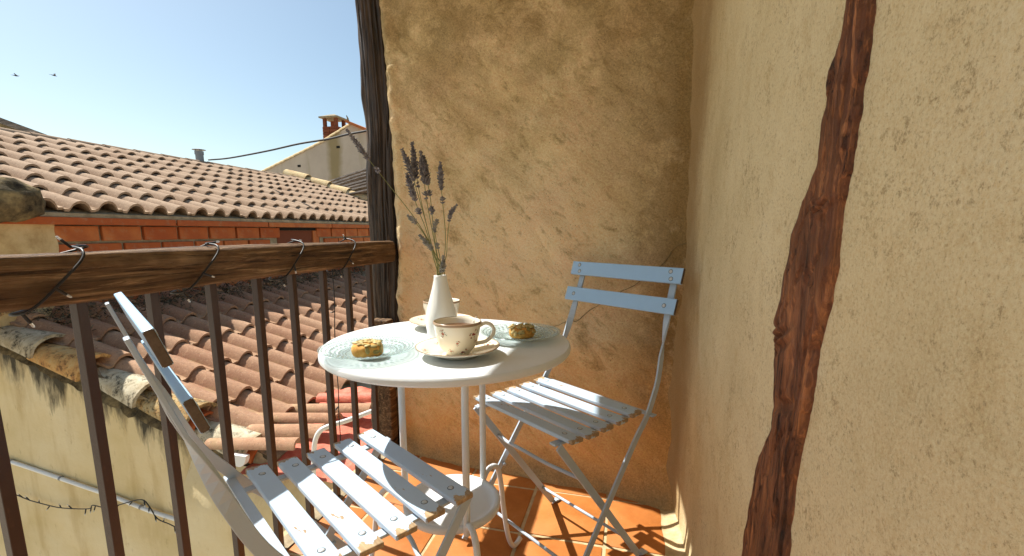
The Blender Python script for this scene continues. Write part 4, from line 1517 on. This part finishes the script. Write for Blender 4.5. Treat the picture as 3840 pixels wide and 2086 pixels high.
# stepped barrel tiles and red sealed flashing at the low corner by the balcony
steps = [((770, 1650), (1110, 1650), 2.00, 0.050), ((925, 1598), (1205, 1600), 2.18, 0.060), ((930, 1552), (1260, 1556), 2.36, 0.048), ((1030, 1520), (1390, 1518), 2.54, 0.048), ((1190, 1478), (1440, 1474), 2.70, 0.055)]
for k, (a, c, Y, r) in enumerate(steps):
    A, B = aty(*a, Y), aty(*c, Y)
    d = (B - A)
    me = barrel_mesh('corner_tile', r, r * 0.92, d.length, 0.015, 9, 0.02, k)
    me.materials.append(MAT['roof_tile_low' if k < 4 else 'red_sealant'])
    o = link('corner_tile', me, None, low)
    o.location = Vector((B.x, B.y + r * 0.5, B.z - r)) - LO
    o.rotation_euler = (0, -math.atan2(d.z, d.x), 0)
# body of masonry that carries the stepped tiles
V, F = grid_mesh(40, 30, lambda u, v: (-2.55 + 1.15 * u, 1.985 + 0.012 * N(u * 9, v * 9, 4) + (0.10 * max(0, v - 0.93) / 0.07), -3.2 + (2.80 + 0.03 * N(u * 12, 1, 1)) * v))
MB().add(V, F).build('corner_wall', 'plaster_gable', low, smooth=True, loc=-LO)
V, F = grid_mesh(46, 40, lambda u, v: (-2.15 + 0.80 * u, 2.02 + 0.95 * v, -0.395 + 0.20 * v + 0.02 * N(u * 9, v * 9, 3) + 0.02 * u - 0.03 * (1 - min(1, u * 4))))
MB().add(V, F).build('flashing', 'red_sealant', low, smooth=True, loc=-LO)
# white gutter outlet under the corner tiles
g = aty(905, 1700, 1.965)
gp = [(0.055 * math.cos(R(a)), 0.055 * math.sin(R(a)) * 1.25) for a in range(180, 361, 15)]
V = [(x, 0, z_) for x, z_ in gp] + [(x, 0.03, z_) for x, z_ in gp]
n = len(gp)
MB().add(V, [tuple(range(n)), tuple(reversed(range(n, 2 * n)))] + [(i, i + 1, n + i + 1, n + i) for i in range(n - 1)] + [(n - 1, 0, n, 2 * n - 1)]).build('gutter_outlet', 'pvc_white', low, loc=Vector((g.x - 0.02, 1.955, g.z - 0.012)) - LO)

# dry weeds and debris in the valley under the brick wall
rnd = random.Random(4)
mb = MB()
for k in range(4000):
    y = 2.25 + 4.6 * rnd.random()
    x = -4.10 + abs(rnd.gauss(0, 0.13)) + 0.02
    hgt = 0.05 + 0.12 * max(0, N(y * 3, 1, 1) + 0.45)
    z0 = zr(x) - 0.055 + rnd.random() * hgt
    a = rnd.uniform(0, 6.28)
    l = rnd.uniform(0.012, 0.05)
    d = Vector((math.cos(a), math.sin(a), rnd.uniform(-.2, 1.2))).normalized() * l
    s_ = d.orthogonal().normalized() * rnd.uniform(0.003, 0.010)
    p = Vector((x, y, z0))
    mb.add([p - s_, p + s_, p + d], [(0, 1, 2)])
wd = mb.build('dry_weeds', 'dry_weed')
wd['kind'] = 'stuff'
wd['label'] = 'dark dry weeds and debris along the top of the low tiled roof'
wd['category'] = 'weeds'

# white conduit on the gable wall
cd = empty('conduit', 'white plastic conduit clipped slantwise across the cream gable wall', 'conduit', aty(0, 1715, YG - 0.02))
O = Vector(cd.location)
cpts = [aty(x, y, YG - 0.022) for x, y in ((-300, 1625), (10, 1722), (150, 1768), (330, 1830), (420, 1860), (560, 1915), (700, 1960), (830, 2000), (1000, 2052), (1150, 2095))]
MB().tube([p - O for p in spline(cpts, 5)], 0.0135, 10).build('pipe', 'pvc_white', cd, smooth=True)
for i, (x, y) in enumerate(((42, 1732), (228, 1794), (530, 1902), (712, 1962))):
    p = aty(x, y, YG - 0.022)
    MB().lathe([(0.0165, -0.006), (0.0165, 0.006), (0.0138, 0.006), (0.0138, -0.006), (0.0165, -0.006)], 12).build('clip', 'steel', cd, loc=p - O).rotation_euler = (0, R(105), 0)
# curved white pipe by the corner flashing
cv = [aty(*q) for q in ((1180, 1905, 1.93), (1176, 1830, 1.93), (1178, 1700, 1.94), (1182, 1655, 1.94), (1196, 1622, 1.95), (1225, 1602, 1.97), (1300, 1578, 2.05), (1380, 1548, 2.15), (1440, 1525, 2.25))]
O = cv[0].copy()
tag(MB().tube([p - O for p in spline(cv, 6)], 0.013, 10).build('conduit', 'pvc_white', None, smooth=True, loc=O), 'bent white pipe curving over the red flashing at the low roof corner', 'conduit')
# fairy lights sagging across the gable wall
gs = empty('light_string', 'sagging fairy light string on the cream gable wall below the railing', 'string lights', aty(30, 1840, YG - 0.03))
O = Vector(gs.location)
gpx = [(-120, 1790), (30, 1845), (75, 1862), (110, 1876), (160, 1890), (215, 1903), (270, 1908), (335, 1908), (348, 1895), (400, 1905), (460, 1890), (530, 1874), (560, 1900), (590, 1945), (640, 1968), (700, 2000), (740, 2025), (800, 2052), (860, 2080)]
gpt = [aty(x, y, YG - 0.035) for x, y in gpx]
sg = spline(gpt, 4)
MB().tube([p - O for p in sg], 0.0035, 6).build('wire', 'wire_black', gs, smooth=True)
for i, k in enumerate(range(3, len(sg), 3)):
    led(gs, sg[k] - O, (random.uniform(-.8, .8), -0.3, random.choice((1, -1, -1))), s=1.5)

# ================================================================== FAR BRICK HOUSE WITH TILED ROOF
AF = R(17.63)
FP0 = Vector((-4.076, 2.481, 1.212))
zf = lambda x: FP0.z - (x - FP0.x) * math.tan(AF)
far = empty('brick_house', 'long pink tiled house with orange brick wall beyond the railing', 'house', (-4.2, 2.3, -3.2))
FO = Vector(far.location)
BX = -4.15
XR = -7.22                      # ridge
YE = 9.15                       # far verge
MB().box((BX - 0.35, 2.18, -3.2), (BX - 0.03, YE, 1.06)).build('mortar_wall', 'mortar', far, loc=-FO)
bw, bh = 0.308, 0.118
bm1 = bm2 = None
for row in range(5):
    z1 = 1.022 - 0.139 * row
    y = 2.533 - (0.17 if row % 2 else 0.0)
    while y < 8.6:
        if not (4.80 < y + bw / 2 < 5.62 and row < 3):
            if bm1 is None:
                o = MB().box((-0.06, 0, -bh), (0.0, bw, 0)).build('brick', 'brick', far, bevel=0.004, seg=1)
                bm1 = o.data
            else:
                o = link('brick', bm1, None, far)
            o.location = Vector((BX + random.uniform(-.003, .003), y, z1)) - FO
            o.rotation_euler = (0, 0, random.uniform(-.006, .006))
        y += bw + 0.028
# opening with a board behind it
MB().box((BX - 0.03, 4.83, 0.60), (BX - 0.024, 5.64, 0.99)).build('window_board', 'brick_dark', far, loc=-FO)
MB().box((BX - 0.03, 4.83, 0.992), (BX - 0.018, 5.64, 1.034)).build('window_gap', 'hole', far, loc=-FO)
MB().box((BX - 0.03, 5.48, 0.60), (BX - 0.006, 5.60, 0.99)).build('window_jamb', 'brick', far, loc=-FO)
ps = [1.9, 3.46, 4.60, 5.80, 7.0, 8.2, YE]
for a, c in zip(ps, ps[1:]):
    MB().box((BX - 0.1, a + 0.008, 1.030), (BX + 0.075, c - 0.008, 1.086)).build('clay_plank', 'brick', far, bevel=0.005, loc=-FO)
# mortar bed under the eave
V, F = grid_mesh(10, 150, lambda u, v: (BX + 0.062 - 0.12 * u + 0.008 * N(v * 60, u, 2), 2.2 + (YE - 2.2) * v, 1.086 + 0.050 * u ** 0.6 + 0.008 * N(v * 80, u * 2, 5)))
MB().add(V, F).build('eave_mortar', 'grout', far, smooth=True, loc=-FO)
V = [(BX + 0.06, 2.2, zf(BX + 0.06) - 0.10), (BX + 0.06, YE, zf(BX + 0.06) - 0.10), (XR, YE, zf(XR) - 0.10), (XR, 2.2, zf(XR) - 0.10)]
V += [(x, y, z - 0.06) for x, y, z in V]
MB().add(V, [(0, 1, 2, 3), (7, 6, 5, 4), (0, 4, 5, 1), (1, 5, 6, 2), (2, 6, 7, 3), (3, 7, 4, 0)]).build('roof_deck', 'mortar', far, loc=-FO)
lay_roof(far, FP0, 0.21, 0.405, AF, range(-1, 32), range(0, 8), 'roof_tile')
rm = barrel_mesh('ridge_tile', 0.085, 0.075, 0.45, 0.015, 8)
rm.materials.append(MAT['roof_tile'])
for k in range(17):
    link('ridge_tile', rm, None, far, Vector((XR + 0.02, 2.2 + 0.42 * k, zf(XR) - 0.105)) - FO, (0, 0, R(-90)))
# pale barrel tiles on the far verge
vm = barrel_mesh('verge_tile', 0.135, 0.11, 0.60, 0.02, 8, 0.03, 3)
vm.materials.append(MAT['ridge_tile'])
for k in range(6):
    x = -4.45 - 0.50 * k
    link('verge_tile', vm, None, far, Vector((x, YE + 0.0 + random.uniform(-.03, .03), zf(x) - 0.03)) - FO, (0, AF - 0.04 + random.uniform(-.02, .02), random.uniform(-.05, .05)))
MB().box((XR, YE - 0.12, -3.2), (BX - 0.05, YE + 0.12, 1.10)).build('end_wall', 'mortar_dark', far, loc=-FO)
V = [(XR, YE - 0.10, zf(XR) - 0.02), (BX, YE - 0.10, zf(BX) - 0.02), (BX, YE - 0.10, 0.9), (XR, YE - 0.10, 0.9)]
V += [(x, y + 0.2, z) for x, y, z in V]
MB().add(V, [(0, 1, 2, 3), (7, 6, 5, 4), (0, 4, 5, 1), (2, 6, 7, 3)]).build('verge_mortar', 'mortar_dark', far, loc=-FO)
# plastered near end with a mortar lump at the eave corner
V, F = grid_mesh(20, 30, lambda u, v: (BX + 0.035 + 0.008 * N(u * 5, v * 9, 4) - 0.03 * max(0, u - 0.85) / 0.15, 1.2 + (2.545 + 0.03 * N(v * 8, 1, 1) - 1.2) * u, 0.2 + (0.86 - 0.03 * u) * v))
MB().add(V, F).build('plaster_patch', 'plaster_patch', far, smooth=True, loc=-FO)
V, F = [], []
nn = 36
for j in range(19):
    ph = math.pi * j / 18
    for k in range(nn):
        t = 2 * math.pi * k / nn
        d = Vector((math.sin(ph) * math.cos(t), math.sin(ph) * math.sin(t), math.cos(ph)))
        q = 1 + 0.16 * N(d.x * 2.2, d.y * 2.2, d.z * 2.2) + 0.07 * N(d.x * 6, d.y * 6, d.z * 6)
        V.append((d.x * 0.17 * q, d.y * 0.26 * q, d.z * 0.155 * q))
F = [(j * nn + k, j * nn + (k + 1) % nn, (j + 1) * nn + (k + 1) % nn, (j + 1) * nn + k) for j in range(18) for k in range(nn)]
MB().add(V, F).build('mortar_lump', 'mortar_dark', far, smooth=True, loc=Vector((BX + 0.06, 2.20, 1.185)) - FO)

# metal flue on the ridge
fl = aty(750, 605, 6.75)
flue = empty('flue', 'short grey metal flue with a flat cap on the tiled ridge', 'flue', fl - Vector((0, 0, 0.06)))
MB().lathe([(0.0001, 0), (0.062, 0), (0.062, 0.17), (0.070, 0.17), (0.070, 0.225), (0.0001, 0.225)], 20).build('pipe', 'steel', flue, angle=40)
MB().lathe([(0.0001, 0.275), (0.105, 0.252), (0.105, 0.247), (0.0001, 0.262)], 20).build('cap', 'steel', flue)
for k in range(3):
    a = k * 2.1
    MB().tube([(0.055 * math.cos(a), 0.055 * math.sin(a), 0.22), (0.055 * math.cos(a), 0.055 * math.sin(a), 0.26)], 0.006, 6).build('strut', 'steel', flue)

# overhead cable
cb = [aty(*q) for q in ((782, 600, 6.9), (860, 593, 6.6), (1000, 567, 6.2), (1120, 540, 5.9), (1230, 522, 5.6), (1300, 505, 5.4), (1370, 492, 5.2), (1420, 480, 5.1), (1500, 466, 5.0))]
O = cb[0].copy()
tag(MB().tube([p - O for p in spline(cb, 5)], 0.013, 6).build('overhead_cable', 'cable_grey', None, smooth=True, loc=O), 'sagging dark cable running from the tiled ridge to the post', 'cable')

# ---- white gabled house with chimney, far behind
YH = 13.0
gh = empty('gabled_house', 'far white gabled house with streaked wall and brick chimney', 'house', (-9, YH, -3.2))
GO = Vector(gh.location)
prof = [aty(x, y, YH) for x, y in ((960, 655), (1000, 636), (1100, 590), (1200, 535), (1225, 520), (1290, 485), (1312, 466), (1362, 487), (1460, 530), (1600, 590))]
V = [p for p in prof] + [Vector((prof[-1].x, YH, -3.2)), Vector((prof[0].x, YH, -3.2))]
n = len(V)
V2 = V + [p + Vector((0, 6, 0)) for p in V]
MB().add(V2, [tuple(range(n)), tuple(reversed(range(n, 2 * n)))] + [(i, (i + 1) % n, n + (i + 1) % n, n + i) for i in range(n)]).build('wall', 'plaster_white', gh, loc=-GO)
cm = barrel_mesh('coping_tile', 0.09, 0.08, 0.42, 0.02, 8)
cm.materials.append(MAT['ridge_tile'])
for (a, c) in ((prof[0], prof[3]), (prof[3], prof[6])):
    d = c - a
    k = 0
    while (k + 0.5) * 0.4 < d.length:
        p = a + d.normalized() * (0.4 * k + 0.42) + Vector((0, 0.05, -0.045))
        link('coping_tile', cm, None, gh, p - GO, (0, -math.atan2(d.z, d.x) + 0.05, 0))
        k += 1
rf = MB()
a, c = prof[6], prof[9]
rf.add([a + Vector((-.05, -.15, .02)), c + Vector((0, -.15, .02)), c + Vector((0, 6, .02)), a + Vector((-.05, 6, .02)), a + Vector((-.05, -.15, .10)), c + Vector((0, -.15, .10)), c + Vector((0, 6, .10)), a + Vector((-.05, 6, .10))],
       [(0, 3, 2, 1), (4, 5, 6, 7), (0, 1, 5, 4), (1, 2, 6, 5), (2, 3, 7, 6), (3, 0, 4, 7)])
rf.build('roof', 'brick', gh, loc=-GO)
for (x, y) in ((1122, 623), (1268, 552)):
    p = aty(x, y, YH)
    MB().box((-0.06, -0.004, -0.035), (0.06, 0.02, 0.035)).build('vent_hole', 'hole', gh, loc=p - GO)
# chimney: brick courses, four posts, cap
c0 = aty(1256, 500, YH + 0.5)
ch = MB().box((-0.24, -0.24, -0.6), (0.24, 0.24, 0.0)).build('chimney', 'mortar', gh, loc=Vector((c0.x, YH + 0.5, c0.z - 0.05)) - GO)
cbk = None
for row in range(9):
    zz = -0.55 + 0.085 * row
    for side in range(4):
        for q in range(2):
            if cbk is None:
                o = MB().box((-0.118, -0.02, 0), (0.118, 0.02, 0.072)).build('brick', 'brick_dark', ch, bevel=0.004, seg=1)
                cbk = o.data
            else:
                o = link('brick', cbk, None, ch)
            off = -0.125 + 0.25 * q
            a = side * math.pi / 2
            o.location = (math.cos(a) * off - math.sin(a) * -0.25 * -1 * -1, math.sin(a) * off + math.cos(a) * -0.25, zz)
            o.location = (math.cos(a) * off + math.sin(a) * 0.25, math.sin(a) * off - math.cos(a) * 0.25, zz)
            o.rotation_euler = (0, 0, a)
MB().box((-0.25, -0.25, 0.0), (0.25, 0.25, 0.20)).build('chimney_neck', 'brick_dark', ch)
for sx in (-1, 1):
    for sy in (-1, 1):
        MB().box((sx * 0.20 - 0.045, sy * 0.20 - 0.045, 0.20), (sx * 0.20 + 0.045, sy * 0.20 + 0.045, 0.46)).build('chimney_post', 'brick_dark', ch)
MB().add([(-0.33, -0.33, 0.46), (0.33, -0.33, 0.46), (0.33, 0.33, 0.46), (-0.33, 0.33, 0.46), (-0.33, -0.33, 0.50), (0.33, -0.33, 0.50), (0.33, 0.33, 0.50), (-0.33, 0.33, 0.50), (-0.08, -0.08, 0.60), (0.08, -0.08, 0.60), (0.08, 0.08, 0.60), (-0.08, 0.08, 0.60)],
         [(3, 2, 1, 0), (0, 1, 5, 4), (1, 2, 6, 5), (2, 3, 7, 6), (3, 0, 4, 7), (4, 5, 9, 8), (5, 6, 10, 9), (6, 7, 11, 10), (7, 4, 8, 11), (8, 9, 10, 11)]).build('chimney_cap', 'mortar', ch)
MB().tube([(prof[6] - GO) + Vector((-0.02, -0.05, 0.05)), (prof[6] - GO) + Vector((-0.03, -0.05, 0.16)), (prof[6] - GO) + Vector((-0.07, -0.05, 0.24))], [0.03, 0.025, 0.012], 6).build('finial', 'mortar_dark', gh)

# ---- old plank roof between
sh = empty('shed', 'old shed roof of weathered grey planks beside the post', 'shed', aty(1400, 740, 10.2) - Vector((0, 0, 5)))
O = Vector(sh.location)
for k in range(7):
    a = aty(1225 + 6 * k, 694 + 9 * k, 10.4 - 0.22 * k)
    c = aty(1470, 612 + 15 * k, 10.4 - 0.22 * k)
    MB().bar([a - O, (a + c) / 2 - O + Vector((0, 0, 0.01 * (k % 3))), c - O], (0, 1, -0.35), 0.235, 0.03 + 0.012 * (k % 2)).build('plank', 'wood_grey', sh)
b0, b1 = aty(1300, 745, 9.4), aty(1480, 720, 9.4)
MB().box((b0.x, 9.6, -3.2), (b1.x, 10.3, min(b0.z, b1.z) - 0.05)).build('wall', 'mortar_dark', sh, loc=-O)

# ---- grey roof edge at the far left
A, B = aty(-260, 345, 5.6), aty(215, 520, 5.6)
dr = empty('slab_roof', 'dark roof slab edge rising behind the ridge at the far left', 'roof', (A.x, 5.6, -3.2))
O = Vector(dr.location)
V = [A, B, B + Vector((0, 0, -0.09)), A + Vector((0, 0, -0.09))]
V += [p + Vector((-0.3, 0.30, -0.05)) for p in V]
MB().add([p - O for p in V], [(0, 1, 2, 3), (7, 6, 5, 4), (0, 4, 5, 1), (1, 5, 6, 2), (2, 6, 7, 3), (3, 7, 4, 0)]).build('slab', 'cable_grey' if 0 else 'wood_grey', dr)
V = [A + Vector((0.1, 0.05, -0.09)), B + Vector((-0.1, 0.05, -0.09)), Vector((B.x - 0.1, 5.65, -3.2)), Vector((A.x + 0.1, 5.65, -3.2))]
V += [p + Vector((0, 0.18, 0)) for p in V]
MB().add([p - O for p in V], [(0, 1, 2, 3), (7, 6, 5, 4), (0, 4, 5, 1), (1, 5, 6, 2), (2, 6, 7, 3), (3, 7, 4, 0)]).build('wall', 'mortar_dark', dr)

# ---- two birds
for (x, y, a, lab) in ((60, 285, 0.05, 'tiny dark bird gliding with level wings, the farther left in the sky'), (203, 284, 0.35, 'tiny dark bird banking with wings raised, the farther right in the sky')):
    p = aty(x, y, 22.0)
    V = [(-0.15, 0, 0), (0.15, 0, 0.0), (0, 0.03, 0.035), (0, -0.03, 0.035), (0, 0, -0.03),
         (-0.02, 0.02, 0.02), (0.07, 0.02, 0.02), (0.05, -0.34, 0.09), (-0.02, -0.20, 0.07),
         (0.07, 0.34, 0.09), (-0.02, 0.20, 0.07), (-0.24, 0.05, 0.005), (-0.24, -0.05, 0.005)]
    V += [(q[0], q[1], q[2] + 0.008) for q in V[5:11]]
    Fb = [(0, 3, 4), (0, 2, 3), (0, 4, 2), (1, 4, 3), (1, 3, 2), (1, 2, 4), (5, 6, 7, 8), (13, 14, 15, 16), (5, 6, 9, 10), (13, 14, 17, 18), (0, 11, 2), (0, 3, 12)]
    o = MB().add(V, Fb).build('bird', 'bird', None, loc=p)
    o.rotation_euler = (a, 0.1, R(40) if a < 0.2 else R(60))
    tag(o, lab, 'bird', 'birds in the sky')
